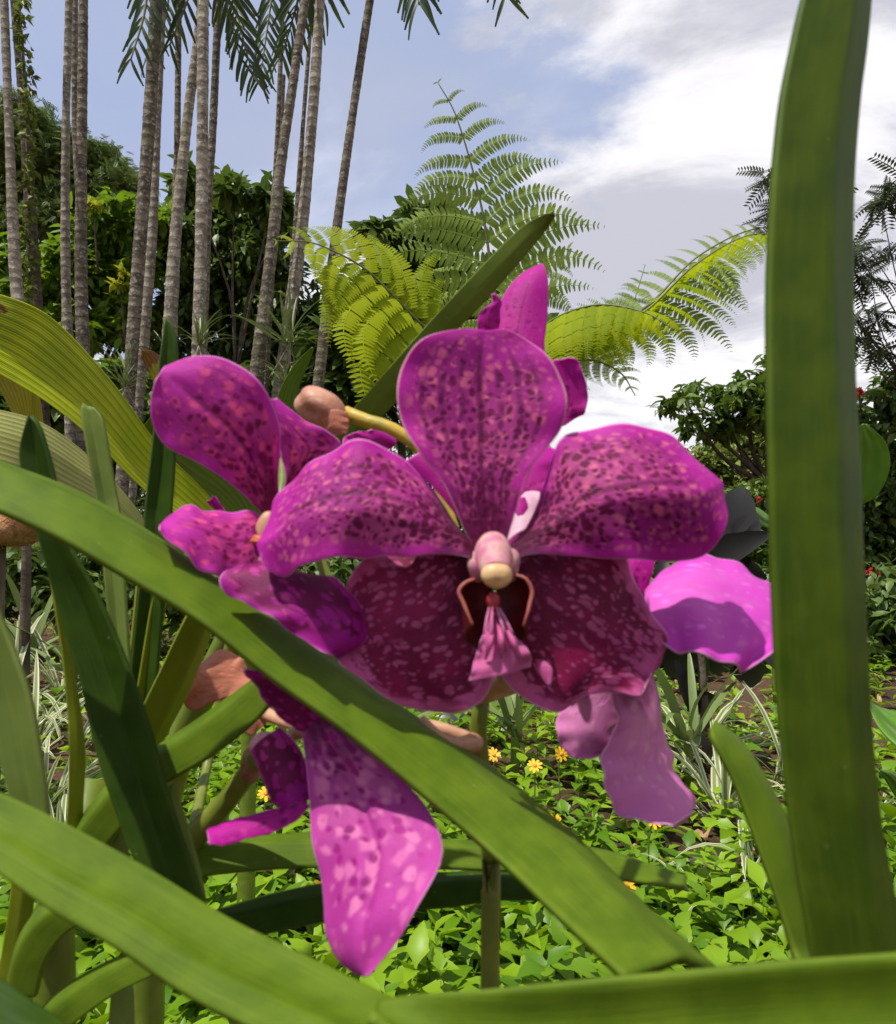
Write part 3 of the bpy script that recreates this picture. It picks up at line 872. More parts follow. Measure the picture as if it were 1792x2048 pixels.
blossom(1718, 784, 6.0, 11, 'red blossom just right of the tall leaf, on top of the shrub')
blossom(1538, 698, 8.4, 8, 'reddish blossom at the top of the vine tree')
blossom(1518, 998, 6.5, 6, 'red blossom on the shrub beside the tall leaf, uppermost')
blossom(1452, 1022, 6.4, 7, 'red blossom on the shrub above the blackish leaves')
blossom(1738, 1143, 5.9, 9, 'red blossom low on the right edge shrub, left of a pair')
blossom(1764, 1150, 5.9, 8, 'red blossom low on the right edge shrub, right of a pair')


# ---------------------------------------------------------------- palms
def palm(name, pts, w, d, mat, label, dz=0.0, ivy=0):
    """pts in the frame from the top down; w width px at top and bottom"""
    dd = np.linspace(d + dz, d, len(pts))
    top_first = [P(u, v, z) for (u, v), z in zip(pts, dd)]
    t0, t1 = top_first[0], top_first[1]
    crown = t0 + (t0 - t1) / np.linalg.norm(t0 - t1) * 1.0
    b0, b1 = top_first[-1], top_first[-2]
    dirn = (b0 - b1) / np.linalg.norm(b0 - b1)
    foot = b0 + dirn * (b0[2] / max(0.2, -dirn[2]))
    foot[2] = float(ground_z(foot[0], foot[1])) - 0.03
    root = thing(name, foot, label, 'palm', 'slender palms at left')
    line = [foot] + top_first[::-1] + [crown]
    r1, r0_ = w[1] * K * d / 2, w[0] * K * (d + dz) / 2
    L = sum(np.linalg.norm(np.diff(np.array(line), axis=0), axis=1))
    n = int(L / 0.022)

    def rings(t):
        g = np.random.default_rng(int(w[0] * 10 + pts[0][0]))
        low = np.interp(t, np.linspace(0, 1, 40), 1 + g.normal(0, 0.03, 40))
        cuts = np.cumsum(g.uniform(0.06, 0.17, 400))
        x = np.interp(t * L, cuts, np.arange(400))
        f = x - np.floor(x)
        return low * (1 + 0.07 * np.exp(-((f - 0.1) / 0.10) ** 2))
    tube('trunk', line, [r1 * 1.08, r1, r0_, r0_ * 0.92], mat, root, n=14, res=n, bump=rings)
    return root, crown, r0_


def leaflet_mesh():
    x = np.linspace(0, 1, 8)
    h = 0.052 * np.sin(np.pi * np.clip(x * 0.92 + 0.08, 0, 1)) ** 0.6
    h[-1] = 0.024
    v, f = leaf_template(list(zip(x, h)), 0.5, 0.30)
    return [make_mesh('leaflet', v, f, M_F_PALM, True, rnd=np.full(len(v), q)) for q in (0.05, 0.4, 0.95)]


LEAFLET = leaflet_mesh()


def place(name, me, R, loc, s, parent, sy=1.0):
    """copy of a shared mesh, x along R[0]"""
    o = bpy.data.objects.new(name, me)
    COL.objects.link(o)
    m = Matrix(((R[0][0] * s, R[1][0] * s * sy, R[2][0] * s, loc[0]), (R[0][1] * s, R[1][1] * s * sy, R[2][1] * s, loc[1]), (R[0][2] * s, R[1][2] * s * sy, R[2][2] * s, loc[2]), (0, 0, 0, 1)))
    attach(o, parent)
    o.matrix_basis = m
    return o


def palm_frond(root, pts, n, ln, seed, flat=(0, -1, 0.2), s0=0.12):
    """a pinnate frond along pts with n pairs of hanging leaflets"""
    g = np.random.default_rng(seed)
    line = spline([P(*p) for p in pts], 60)
    fr = tube('frond', line, [0.022, 0.006], M_RACHIS, root, n=6)
    tan = np.gradient(line, axis=0)
    for k in range(n):
        q = s0 + (1 - s0) * k / (n - 1)
        i = min(59, int(q * 59))
        tg = tan[i] / np.linalg.norm(tan[i])
        sd = np.cross(tg, np.array(flat, float))
        sd /= np.linalg.norm(sd)
        l = ln * (0.55 + 0.45 * math.sin(math.pi * min(1, 0.25 + 0.65 * q))) * g.uniform(0.85, 1.1)
        for s in (-1, 1):
            x = sd * s * 0.75 + tg * (0.55 + 0.35 * q) + np.array((0, 0, -0.45)) + g.normal(0, 0.07, 3)
            place('leaflet', LEAFLET[g.integers(0, 3)], frame(x, np.array(flat) + g.normal(0, 0.25, 3)), line[i], l, fr, 1.25)
    return fr


PALMS = {}
spec = [
    ('a', [(4, -40), (8, 0), (18, 250), (29, 511), (38, 640)], (15, 26), 6.2, M_TRUNK, 'pale grey palm trunk at the very left edge', 0.3),
    ('b', [(26, -40), (30, 0), (50, 250), (66, 511), (76, 680)], (18, 26), 6.6, M_TRUNK_V, 'dark palm trunk overgrown with ivy, second from the left edge', 0.2),
    ('c', [(138, -40), (138, 0), (132, 250), (131, 511), (138, 760)], (14, 20), 7.0, M_TRUNK, 'pale slim palm trunk, left one of the leftmost close pair', 0.2),
    ('d', [(150, -40), (150, 0), (150, 240), (160, 420), (168, 600)], (12, 14), 7.9, M_TRUNK_D, 'thin palm trunk tucked behind the leftmost close pair', 0.2),
    ('e', [(168, -40), (167, 0), (164, 250), (162, 511), (167, 800)], (18, 25), 6.8, M_TRUNK_D, 'grey brown palm trunk, right one of the leftmost close pair', 0.2),
    ('f', [(316, -40), (313, 0), (298, 250), (278, 511), (255, 820)], (24, 25), 6.0, M_TRUNK_D, 'thick brown palm trunk leaning right, left of the central cluster', 0.2),
    ('g', [(326, -40), (323, 30), (314, 250), (302, 511), (272, 860)], (15, 20), 6.5, M_TRUNK, 'slim pale palm trunk just right of the thick brown one', 0.2),
    ('h', [(357, -60), (357, 0), (356, 150), (354, 300), (348, 470)], (12, 14), 7.6, M_TRUNK_D, 'thin dark palm trunk ending behind the leaning trunk', 0.2),
    ('i', [(408, -60), (398, 60), (377, 220), (358, 400), (348, 511), (338, 700)], (18, 28), 6.3, M_TRUNK, 'grey palm trunk leaning right, crossing behind its neighbour', 0.4),
    ('j', [(406, -60), (406, 0), (405, 250), (402, 511), (396, 720)], (22, 26), 5.8, M_TRUNK, 'upright pale ringed palm trunk in the central cluster', 0.2),
    ('k', [(440, -60), (437, 0), (426, 250), (417, 400), (410, 600)], (15, 15), 7.2, M_TRUNK_D, 'slim palm trunk just right of the upright pale one', 0.2),
    ('l', [(566, -60), (565, 0), (560, 154), (553, 308), (540, 500), (530, 640)], (9, 13), 8.2, M_TRUNK_D, 'thinnest palm trunk, left one of the right cluster', 0.2),
    ('m', [(616, -60), (610, 0), (585, 173), (562, 327), (542, 511), (508, 780)], (18, 27), 6.0, M_TRUNK_D, 'dark leaning palm trunk of the right cluster', 0.3),
    ('n', [(642, -60), (640, 0), (625, 231), (598, 511), (566, 720)], (20, 23), 6.2, M_TRUNK, 'pale leaning palm trunk of the right cluster', 0.3),
    ('o', [(626, -60), (622, 40), (606, 250), (588, 511), (572, 660)], (8, 17), 7.6, M_TRUNK_D, 'narrow palm trunk half hidden behind the pale leaning one', 0.2),
    ('p', [(752, -60), (740, 0), (705, 231), (672, 470), (634, 790)], (16, 22), 6.6, M_TRUNK_D, 'rightmost palm trunk, leaning right alone against the blue sky', 0.3),
    ('q', [(560, 300), (556, 400), (545, 520), (528, 800)], (11, 15), 8.4, M_TRUNK_D, 'dim palm trunk standing behind the dark leaning one', 0.2),
]
for key, pts, wd, d, mt, lb, dz in spec:
    PALMS[key] = palm('palm_tree', pts, wd, d, mt, lb, dz)[0]

palm_frond(PALMS['f'], [(320, -220, 6.2), (300, -90, 6.0), (290, 20, 5.9), (262, 118, 5.8)], 16, 0.33, 1)
palm_frond(PALMS['h'], [(360, -200, 7.6), (345, -80, 7.4), (330, 40, 7.3), (300, 110, 7.2)], 15, 0.31, 2)
palm_frond(PALMS['j'], [(420, -220, 6.4), (395, -90, 6.3), (375, 0, 6.2), (340, 88, 6.2)], 15, 0.33, 3)
palm_frond(PALMS['k'], [(440, -220, 7.3), (452, -90, 7.1), (475, 30, 7.0), (505, 150, 6.9)], 22, 0.38, 4)
palm_frond(PALMS['i'], [(420, -200, 6.7), (440, -70, 6.8), (455, 20, 6.9), (480, 115, 7.0)], 10, 0.36, 14)
palm_frond(PALMS['l'], [(566, -200, 8.2), (555, -80, 8.0), (540, 20, 7.9), (520, 160, 7.8)], 22, 0.38, 5)
palm_frond(PALMS['m'], [(630, -200, 6.4), (620, -90, 6.6), (596, 0, 6.7), (565, 110, 6.8)], 16, 0.40, 6)
palm_frond(PALMS['n'], [(650, -200, 6.4), (655, -110, 6.6), (652, -30, 6.7), (640, 30, 6.8)], 8, 0.36, 15)
palm_frond(PALMS['p'], [(770, -240, 6.8), (800, -190, 6.4), (825, -90, 6.2), (838, 10, 6.1)], 20, 0.45, 7)
palm_frond(PALMS['p'], [(770, -240, 6.8), (880, -260, 6.4), (970, -160, 6.3), (1012, -12, 6.2)], 18, 0.36, 8)

# ivy on the dark trunk
iv = thing('ivy_vine', P(70, 640, 6.5), 'leafy climbing vine up the dark trunk near the left edge', 'vine')
cl = []
for v in range(-10, 680, 18):
    u = np.interp(v, [0, 250, 511, 680], [40, 58, 58, 62])
    cl.append((P(u, v, 6.45), (0.055, 0.09, 0.06), 15, 0.085))
o = obj('foliage', crown_mesh('foliage', M_F_OLIVE, cl, SMALL, r0), iv)
o['kind'] = 'stuff'
tube('vine_stem', [P(60, 690, 6.5), P(58, 400, 6.5), P(46, 150, 6.6), P(36, -30, 6.7)], [0.015, 0.008], M_TWIG, iv, n=6, res=30)


# ---------------------------------------------------------------- blades: shared by the spiky tufts and grass clumps
def blade_mesh(name, mat, w, curl, seg=9, tipw=0.0):
    x = np.linspace(0, 1, seg)
    h = w * np.clip(np.sin(np.pi * (0.18 + 0.82 * x)) ** 0.6, tipw, 1)
    ang = curl * x ** 1.4
    px = np.r_[0, np.cumsum(np.cos(ang[:-1]) / (seg - 1))]
    pz = -np.r_[0, np.cumsum(np.sin(ang[:-1]) / (seg - 1))]
    v = np.stack([np.stack([px, h, pz + h * 0.4], 1), np.stack([px, 0 * h, pz], 1), np.stack([px, -h, pz + h * 0.4], 1)], 1).reshape(-1, 3)
    un = np.stack([np.tile((0, 0.5, 1.0), seg), np.repeat(x, 3)], 1)
    return make_mesh(name, v, grid_faces(seg, 3), mat, True, un, un, np.full(len(v), 0.5))


GRASS = [blade_mesh('blade', M_GRASS, 0.016, c) for c in (0.6, 1.2, 1.8, 2.4)]
SPIKY = [blade_mesh('blade', M_F_SPIKY, 0.026, c) for c in (0.3, 0.8, 1.4)]


def tuft(name, label, cat, loc, n, ln, meshes, seed, group, up=1.0, spread=1.0, sw=1.0, roots=0):
    g = np.random.default_rng(seed)
    root = thing(name, loc, label, cat, group)
    for k in range(n):
        az = g.uniform(0, 6.283)
        el = g.uniform(0.35, 1.35) * up
        x = (math.cos(az) * math.cos(el) * spread, math.sin(az) * math.cos(el) * spread, math.sin(el))
        place('blade', meshes[g.integers(0, len(meshes))], frame(x, np.array((0, 0, 1.0)) + g.normal(0, 0.15, 3)), np.array(loc) + g.normal(0, ln * 0.04, 3), ln * g.uniform(0.6, 1.1), root, sw)
    for k in range(roots):
        e = np.array(loc) + np.array((g.normal(0, 0.12), g.normal(0, 0.05) - 0.03, -g.uniform(0.1, 0.35)))
        tube('aerial_root', [loc, (np.array(loc) + e) / 2 + g.normal(0, 0.03, 3), e], [0.006, 0.003], M_ROOT, root, n=5, res=6)
    return root


# epiphytes tied to the trunks
for i, (u, v, d, n, ln, lb) in enumerate([
        (398, 690, 5.65, 24, 0.40, 'spiky epiphyte on the upright pale palm trunk'), (578, 690, 5.9, 30, 0.52, 'large spiky epiphyte with dangling roots on the right palm cluster'),
        (570, 770, 5.8, 20, 0.42, 'spiky epiphyte low on the right cluster, below the large one'), (250, 775, 5.8, 18, 0.42, 'dark spiky epiphyte left of the magenta petal'),
        (330, 700, 6.1, 10, 0.30, 'small spiky epiphyte behind the dark upright leaf tip')]):
    tuft('spiky_epiphyte', lb, 'epiphyte', P(u, v, d), n, ln, SPIKY, 60 + i, 'spiky epiphytes on the palm trunks', sw=0.8, roots=5)


# ---------------------------------------------------------------- tree fern
def pinna_mesh(name, mat, droop, inplane, rnd, pairs=27, wl=0.115):
    parts = []
    pv, pf = leaf_template([(0, 0.09), (0.12, 0.155), (0.45, 0.150), (0.8, 0.10), (1, 0.0)], 0.15, 0.12)
    x = np.linspace(0, 1, 60)
    ang = droop * x ** 1.7
    px = np.r_[0, np.cumsum(np.cos(ang[:-1]) / 59)]
    pz = -np.r_[0, np.cumsum(np.sin(ang[:-1]) / 59)]
    g = np.random.default_rng(5)
    for k in range(pairs):
        q = 0.035 + 0.955 * k / (pairs - 1)
        i = int(q * 59)
        a = ang[i]
        tg = np.array((math.cos(a), 0, -math.sin(a)))
        l = wl * min(1.0, 1.5 * (1 - q) ** 0.75 + 0.08)
        for s in (-1, 1):
            d = np.array((0, s, 0)) + tg * 0.30 + np.array((0, 0, -0.10))
            R = frame(d, np.array((-tg[2], 0, tg[0])))
            parts.append((pv @ R * l * g.uniform(0.93, 1.05) + np.array((px[i], 0, pz[i])), pf))
    st = []
    for i in range(0, 60, 6):
        st += [(px[i], 0.007 * (1 - x[i]) + 0.001, pz[i] + 0.002), (px[i], -0.007 * (1 - x[i]) - 0.001, pz[i] + 0.002)]
    ns = len(st) // 2
    sf = []
    for i in range(ns - 1):
        sf += [(2 * i, 2 * i + 1, 2 * i + 3), (2 * i, 2 * i + 3, 2 * i + 2)]
    parts.append((np.array(st), np.array(sf)))
    v, f = merge(parts)
    if inplane:       # bend sideways within the blade's own plane instead of downwards
        a2 = inplane * np.clip(x, 0, 1) ** 1.8
        cx, cy = np.r_[0, np.cumsum(np.cos(a2[:-1]) / 59)], -np.r_[0, np.cumsum(np.sin(a2[:-1]) / 59)]
        vx = np.clip(v[:, 0], 0, 1)
        aa = np.interp(vx, x, a2)
        v = np.stack([np.interp(vx, x, cx) + (v[:, 0] - vx) + v[:, 1] * np.sin(aa), np.interp(vx, x, cy) + v[:, 1] * np.cos(aa), v[:, 2]], 1)
    return make_mesh(name, v, f, mat, True, rnd=np.full(len(v), rnd))


PINNA_Y = [pinna_mesh('pinna', M_F_FERN, dr, False, q) for dr, q in ((0.7, 0.2), (1.0, 0.6), (1.3, 0.9))]
PINNA_YU = [pinna_mesh('pinna', M_F_FERN, 0.45, dr, q) for dr, q in ((0.8, 0.2), (1.1, 0.6), (1.4, 0.9))]
PINNA_U = [pinna_mesh('pinna', M_F_FERNG, 0.12, dr, q, 22, 0.135) for dr, q in ((0.9, 0.2), (1.2, 0.7), (1.5, 0.9))]
PINNA_G = [pinna_mesh('pinna', M_F_FERNG, dr, False, q, 24, 0.12) for dr, q in ((0.75, 0.2), (1.0, 0.7), (1.25, 0.9))]

fern_crown = P(1010, 770, 5.2)
fern = thing('tree_fern', (fern_crown[0] + 0.1, fern_crown[1] + 0.2, -0.02), 'tree fern with long lacy yellow green fronds behind the orchid', 'fern')
tube('trunk', [(fern_crown[0] + 0.1, fern_crown[1] + 0.2, -0.05), (fern_crown[0] + 0.05, fern_crown[1] + 0.1, 0.8), fern_crown], [0.11, 0.075], M_TRUNK_V, fern, n=12, res=30,
     bump=lambda t: 1 + 0.12 * np.sin(t * 140) * np.sin(t * 37))


def fern_frond(pts, n, ln, meshes, up, seed, s0=0.22, peak=0.35, fwdk=0.35, sides=(1.0, 1.0), hang=0.0, label=None, tipk=0.05, flat=False, lift=0.5):
    """rachis along pts; n pairs of drooping pinnae whose upper side faces up"""
    g = np.random.default_rng(seed)
    line = spline([P(*p) if not isinstance(p, np.ndarray) else p for p in pts], 80)
    fr = tube('frond', line, [0.016, 0.010, 0.003], M_RACHISG, fern, n=6)
    tan = np.gradient(line, axis=0)
    up = np.array(up, float)
    for k in range(n):
        q = s0 + (1 - s0) * (k / (n - 1)) ** 0.92
        i = min(79, int(round(q * 79)))
        tg = tan[i] / np.linalg.norm(tan[i])
        sd = np.cross(tg, up)
        sd /= np.linalg.norm(sd)
        z = np.cross(sd, tg)
        rise = min(1.0, 0.55 + 0.45 * (q - s0) / max(1e-3, peak - s0)) if q < peak else max(tipk, ((1 - q) / (1 - peak)) ** 0.8)
        for s, kk in zip((-1, 1), sides):
            x = sd * s + tg * fwdk + z * hang + g.normal(0, 0.045, 3)
            # the pinna's droop runs along -z of its frame
            zz_ = z * (1 - lift) + np.array((0, 0, lift))
            if flat:
                zz_ = np.array(flat if isinstance(flat, tuple) else (0, -1.0, 0.1))
            place('pinna', meshes[g.integers(0, len(meshes))], frame(x, zz_ + g.normal(0, 0.06, 3)), line[i], ln * kk * rise * g.uniform(0.94, 1.05), fr, -1.0 if flat and x[0] < 0 else 1.0)
    if label:
        fr['label'] = label
    return fr


# upright frond, seen flat on against the clouds: its pinnae droop within the picture plane
fern_frond([fern_crown, (985, 560, 5.15), (960, 400, 5.1), (915, 240, 5.05), (876, 165, 5.0)], 13, 0.98, PINNA_U, (0, -1, 0.05), 1, 0.16, 0.36, 0.52, flat=True, label='upright frond fanned out against the clouds')
# yellow-green frond arching towards the left
YN = (0.1, -0.85, 0.5)
fern_frond([fern_crown, (930, 715, 5.0), (845, 650, 4.85), (785, 590, 4.7), (733, 540, 4.6), (673, 505, 4.5), (617, 484, 4.4), (553, 482, 4.3)], 15, 0.92, PINNA_YU, YN, 2, 0.16, 0.45, 0.42, flat=YN, sides=(1.28, 0.85), label='bright yellow green frond arching to the left')
fern_frond([fern_crown, (990, 660, 5.5), (940, 560, 5.7), (880, 500, 5.9), (820, 480, 6.0)], 10, 0.55, PINNA_G, (0.0, -0.8, 0.6), 13, 0.25, 0.5, 0.4, flat=False, lift=0.2)
# right-hand fronds
fern_frond([fern_crown, (1080, 660, 5.0), (1180, 612, 4.7), (1280, 622, 4.5), (1350, 660, 4.4)], 20, 0.72, PINNA_Y, (0.05, -0.35, 0.95), 4, 0.12, 0.40, 0.3, hang=-0.7, label='yellow green frond hanging like a curtain to the right')
fern_frond([fern_crown, (1070, 680, 5.3), (1150, 640, 5.5), (1230, 640, 5.6), (1300, 670, 5.7)], 16, 0.60, PINNA_Y, (0.05, -0.35, 0.95), 14, 0.15, 0.40, 0.3, hang=-0.9)
fern_frond([fern_crown, (1100, 730, 5.0), (1180, 720, 4.8), (1240, 745, 4.7), (1270, 790, 4.6)], 12, 0.42, PINNA_U, (0.1, -0.9, 0.5), 5, 0.2, 0.4, 0.35, flat=(0.1, -0.9, 0.5))
RN = (-0.1, -0.8, 0.55)
fern_frond([fern_crown, (1150, 690, 5.6), (1290, 615, 5.8), (1400, 510, 6.0), (1530, 455, 6.1), (1660, 490, 6.2)], 22, 0.82, PINNA_U, RN, 6, 0.26, 0.45, 0.25, flat=RN, sides=(0.42, 1.0), label='long dark green frond arching right to the tall leaf')
fern_frond([fern_crown, (1140, 690, 5.4), (1280, 630, 5.5), (1390, 530, 5.6), (1500, 470, 5.7), (1600, 480, 5.8)], 20, 0.62, PINNA_Y, (-0.2, -0.4, 0.9), 16, 0.34, 0.55, 0.25, hang=-0.5)
fern_frond([fern_crown, (1150, 700, 5.9), (1250, 640, 6.1), (1275, 580, 6.2), (1290, 530, 6.3)], 13, 0.42, PINNA_U, (0, -1, 0.05), 7, 0.45, 0.6, 0.4, flat=True)
fern_frond([fern_crown, (1040, 640, 5.4), (1080, 560, 5.6), (1120, 500, 5.8), (1160, 510, 5.9)], 9, 0.45, PINNA_U, (0, -1, 0.05), 8, 0.3, 0.5, 0.4, flat=True)

# ---------------------------------------------------------------- plants on the ground
def sprig(seed):
    """one creeping-daisy shoot: stem and pairs of lobed leaves"""
    g = np.random.default_rng(seed)
    parts = []
    h = 1.0
    tv, tf = LOBED
    lv = 4
    for k in range(lv):
        z = h * (0.25 + 0.75 * k / (lv - 1))
        for s in (0, 1):
            a = k * 1.57 + s * 3.14 + g.normal(0, 0.25)
            el = g.uniform(-0.1, 0.75) + (0.35 if k == lv - 1 else 0)
            R = frame((math.cos(a) * math.cos(el), math.sin(a) * math.cos(el), math.sin(el)), (0, 0, 1.0))
            parts.append((tv @ R * g.uniform(0.42, 0.66) * (0.8 if k == lv - 1 else 1) + np.array((0, 0, z)), tf))
    parts.append((np.array(((-0.02, 0, 0), (0.02, 0, 0), (0, 0.02, h), (0, -0.02, h))), np.array(((0, 1, 2), (0, 1, 3)))))
    return merge(parts)


def allowed(x, y):
    u = 896 + x / (y * K)
    v = 1080 + 0.55 / (y * K)
    return (u > -150) & (u < 1950)


gc_v, gc_f, gc_r = [], [], []
off = 0
GR = np.random.default_rng(77)
for kind in range(6):
    tv, tf = sprig(100 + kind)
    n = 1050
    y = 0.50 + (GR.uniform(0, 1, n) ** 1.7) * 5.0
    x = GR.uniform(-0.78, 0.78, n) * y
    u = 896 + x / (y * K)
    dens = 0.5 + 0.5 * np.sin(3.1 * x + 1.0) * np.sin(2.3 * y + 0.5) + GR.uniform(-0.35, 0.6, n)
    # grasses hold the left and the bare mulch the far right
    keep = (dens > 0.20) & ~((u < 330) & (y > 1.15) & (GR.uniform(0, 1, n) > 0.25)) & ~((u > 1330) & (y > 1.25) & (GR.uniform(0, 1, n) > 0.35))
    x, y = x[keep], y[keep]
    n = len(x)
    a = GR.uniform(0, 6.283, n)
    lean = GR.normal(0, 0.22, (n, 2))
    zx = np.stack([lean[:, 0], lean[:, 1], np.ones(n)], 1)
    zx /= np.linalg.norm(zx, axis=1, keepdims=True)
    xx = np.stack([np.cos(a), np.sin(a), 0 * a], 1)
    yy = np.cross(zx, xx)
    yy /= np.linalg.norm(yy, axis=1, keepdims=True)
    xx = np.cross(yy, zx)
    R = np.stack([xx, yy, zx], 1)
    v, f = scatter(tv, tf, R, np.stack([x, y, ground_z(x, y) - 0.01], 1), GR.uniform(0.048, 0.112, n))
    gc_v.append(v)
    gc_f.append(f + off)
    off += len(v)
    gc_r.append(np.repeat(GR.uniform(0, 1, n), len(tv)))
gc = obj('ground_cover', make_mesh('ground_cover', np.vstack(gc_v), np.vstack(gc_f), M_F_GROUND, True, rnd=np.concatenate(gc_r)))
tag(gc, 'dense glossy bright green lobed ground cover under the orchid', 'ground cover', kind='stuff')

# leaf litter and mulch
n = 1500
y = 0.7 + GR.uniform(0, 1, n) ** 1.5 * 5
x = GR.uniform(-0.8, 0.8, n) * y
v, f = scatter(*LANCE, rots(n, GR, 0.12), np.stack([x, y, ground_z(x, y) + 0.012], 1), GR.uniform(0.03, 0.11, n))
tag(obj('leaf_litter', make_mesh('leaf_litter', v, f, M_DEAD)), 'brown dead leaves and mulch strewn over the soil', 'leaf litter', kind='stuff')


def ground_at(u, v):
    """where the line of sight meets the soil"""
    sl = (v - 1024) * K
    d = CAM_H / (sl * math.cos(PITCH) - math.sin(PITCH))
    p = P(u, v, d)
    p[2] = float(ground_z(p[0], p[1]))
    return p


# variegated grass clumps
for i, (u, v, d, ln, n, lb) in enumerate([
        (60, 1395, 2.0, 0.34, 34, 'green and cream grass clump nearest the left edge, upper one'), (95, 1500, 1.55, 0.30, 38, 'pale striped grass clump behind the thick dark leaf at left'),
        (130, 1330, 2.6, 0.36, 26, 'striped grass clump in the shade right of the coir pot'), (15, 1300, 2.3, 0.42, 26, 'tall thin leaved grass clump under the coir pot'),
        (120, 1620, 1.3, 0.22, 26, 'bleached grass clump low at left between the orchid leaves'), (410, 1560, 1.45, 0.20, 10, 'sparse striped grass beside the hanging petal'),
        (1440, 1560, 1.5, 0.30, 26, 'striped grass clump right of the mauve hanging petal'), (1395, 1480, 1.9, 0.34, 22, 'striped grass clump behind the lower right petals'),
        (1500, 1680, 1.15, 0.22, 14, 'arching pale grass beside the short upright leaf'), (1420, 1760, 1.05, 0.18, 9, 'few arching striped blades in the ground cover at right'),
        (1560, 1520, 1.7, 0.30, 9, 'sparse grass left of the tall leaf, on bare mulch'), (1775, 1640, 1.5, 0.22, 14, 'striped grass right of the tall leaf')]):
    p = P(u, v, d)
    g0 = np.array((p[0], p[1], float(ground_z(p[0], p[1]))))
    tuft('grass_clump', lb, 'grass', g0, n, ln * 1.15, GRASS, 200 + i, 'variegated grass clumps', sw=1.3)

# orchid seedlings with strap leaves in the beds
for i, (u, v, d, ln, n, lb) in enumerate([(1376, 1440, 1.7, 0.30, 13, 'young strap leaved orchid with pale leaves behind the mauve petal'), (1030, 1560, 1.75, 0.34, 14, 'green strap leaved plant behind the flower stalk'),
                                          (60, 1250, 2.8, 0.40, 16, 'dark strap leaved plant in the shade at left'), (150, 1230, 2.5, 0.34, 16, 'strap leaved plant behind the upright orchid leaves')]):
    p = P(u, v, d)
    p[2] = float(ground_z(p[0], p[1])) + 0.12
    t = tuft('strap_seedling', lb, 'orchid', p, n, ln, SPIKY, 300 + i, 'strap leaved seedlings', sw=1.5)
    tube('stem', [(p[0], p[1], -0.02), p + np.array((0, 0, 0.05))], [0.012, 0.010], M_STEM, t, n=7, res=4)


# yellow daisies in the ground cover
def daisy(u, v, d, lb, seed, tilt=(0.1, -0.75, 0.65)):
    g = np.random.default_rng(seed)
    c = P(u, v, d)
    root = thing('yellow_daisy', (c[0], c[1], c[2] - 0.01), lb, 'flower', 'yellow daisies in the ground cover')
    z = np.array(tilt) + g.normal(0, 0.2, 3)
    z /= np.linalg.norm(z)
    R0 = frame(np.cross(z, (0, 0, 1.0)), z)
    s = 0.0128
    tv, tf = leaf_template([(0, 0.10), (0.4, 0.2), (0.75, 0.22), (0.95, 0.13), (1, 0.02)], 0.15, 0.18)
    me = make_mesh('ray_petal', tv, tf, M_FLOWER_Y)
    n = 9
    for k in range(n):
        a = k * 6.283 / n + g.normal(0, 0.12)
        x = R0[0] * math.cos(a) + R0[1] * math.sin(a) + z * g.uniform(0.0, 0.35)
        place('ray_petal', me, frame(x, z), c + x * 0.003, s * g.uniform(0.85, 1.1), root)
    blob('disc', c + z * 0.0015, (0.0042, 0.0042, 0.003), M_FLOWER_C, root, R0, 0.06, seed, 8, 10)
    tube('stalk', [c, c - z * 0.02 + np.array((0, 0, -0.03)), (c[0], c[1] + 0.02, c[2] - 0.10)], [0.0016, 0.0014], M_STALK, root, n=5, res=6)


for i, (u, v, d, lb) in enumerate([(988, 1510, 1.40, 'yellow daisy right beside the flower stalk'), (1070, 1532, 1.36, 'yellow daisy between the stalk and the mauve petals'),
                                   (1123, 1508, 1.42, 'yellow daisy just left of the mauve petals'), (1110, 1648, 1.08, 'large yellow daisy above the dark leaf tip'),
                                   (1252, 1772, 0.95, 'yellow daisy below the dark leaf tip'), (532, 1588, 1.22, 'yellow daisy left of the hanging petal'), (648, 1775, 0.95, 'yellow daisy partly behind the hanging petal'),
                                   (1305, 1640, 1.12, 'small yellow daisy right of the large one')]):
    daisy(u, v, d, lb, 400 + i)

# black pot behind the diagonal leaf
pc = P(858, 1440, 2.1)
pot = thing('plant_pot', (pc[0], pc[1], 0), 'black plastic plant pot just behind the diagonal leaf', 'pot')
pz = pc[2]
prof = [(0.001, 0.0), (0.085, 0.0), (0.088, 0.01), (0.10, pz - 0.02), (0.115, pz - 0.02), (0.117, pz), (0.108, pz), (0.105, pz - 0.03), (0.001, pz - 0.03)]
th = np.linspace(0, 6.283, 40, endpoint=False)
pv = np.array([[(pc[0] + r * math.cos(a), pc[1] + r * math.sin(a), z + 0.002) for a in th] for r, z in prof]).reshape(-1, 3)
obj('body', make_mesh('body', pv, grid_faces(len(prof), 40, True), M_POT), pot)
blob('potting_mix', (pc[0], pc[1], pz - 0.03), (0.10, 0.10, 0.012), M_SOIL, pot, None, 0.1, 3)

# coir lined basket on a post at the left edge
cp = P(10, 1052, 1.55)
basket = thing('coir_basket', (cp[0], cp[1], 0), 'brown coir fibre ball on a post at the left edge', 'basket')
blob('coir', cp, (0.085, 0.085, 0.048), M_COIR, basket, None, 0.10, 8, 24, 32)
tube('post', [(cp[0] - 0.03, cp[1], -0.02), (cp[0] - 0.03, cp[1], cp[2])], [0.03, 0.03], M_TWIG, basket, n=10, res=4)
fibs = []
for k in range(240):
    d0 = GR.normal(0, 1, 3)
    d0 /= np.linalg.norm(d0)
    a = cp + d0 * np.array((0.085, 0.085, 0.048))
    b = a + GR.normal(0, 0.02, 3) + np.array((0, 0, -0.008))
    sd = np.cross(b - a, d0)
    sd = sd / (np.linalg.norm(sd) + 1e-9) * 0.0007
    m_ = (a + b) / 2 + d0 * 0.007
    fibs.append((np.array((a - sd, a + sd, m_ - sd, m_ + sd, b - sd, b + sd)), np.array(((0, 1, 2), (1, 3, 2), (2, 3, 4), (3, 5, 4)))))
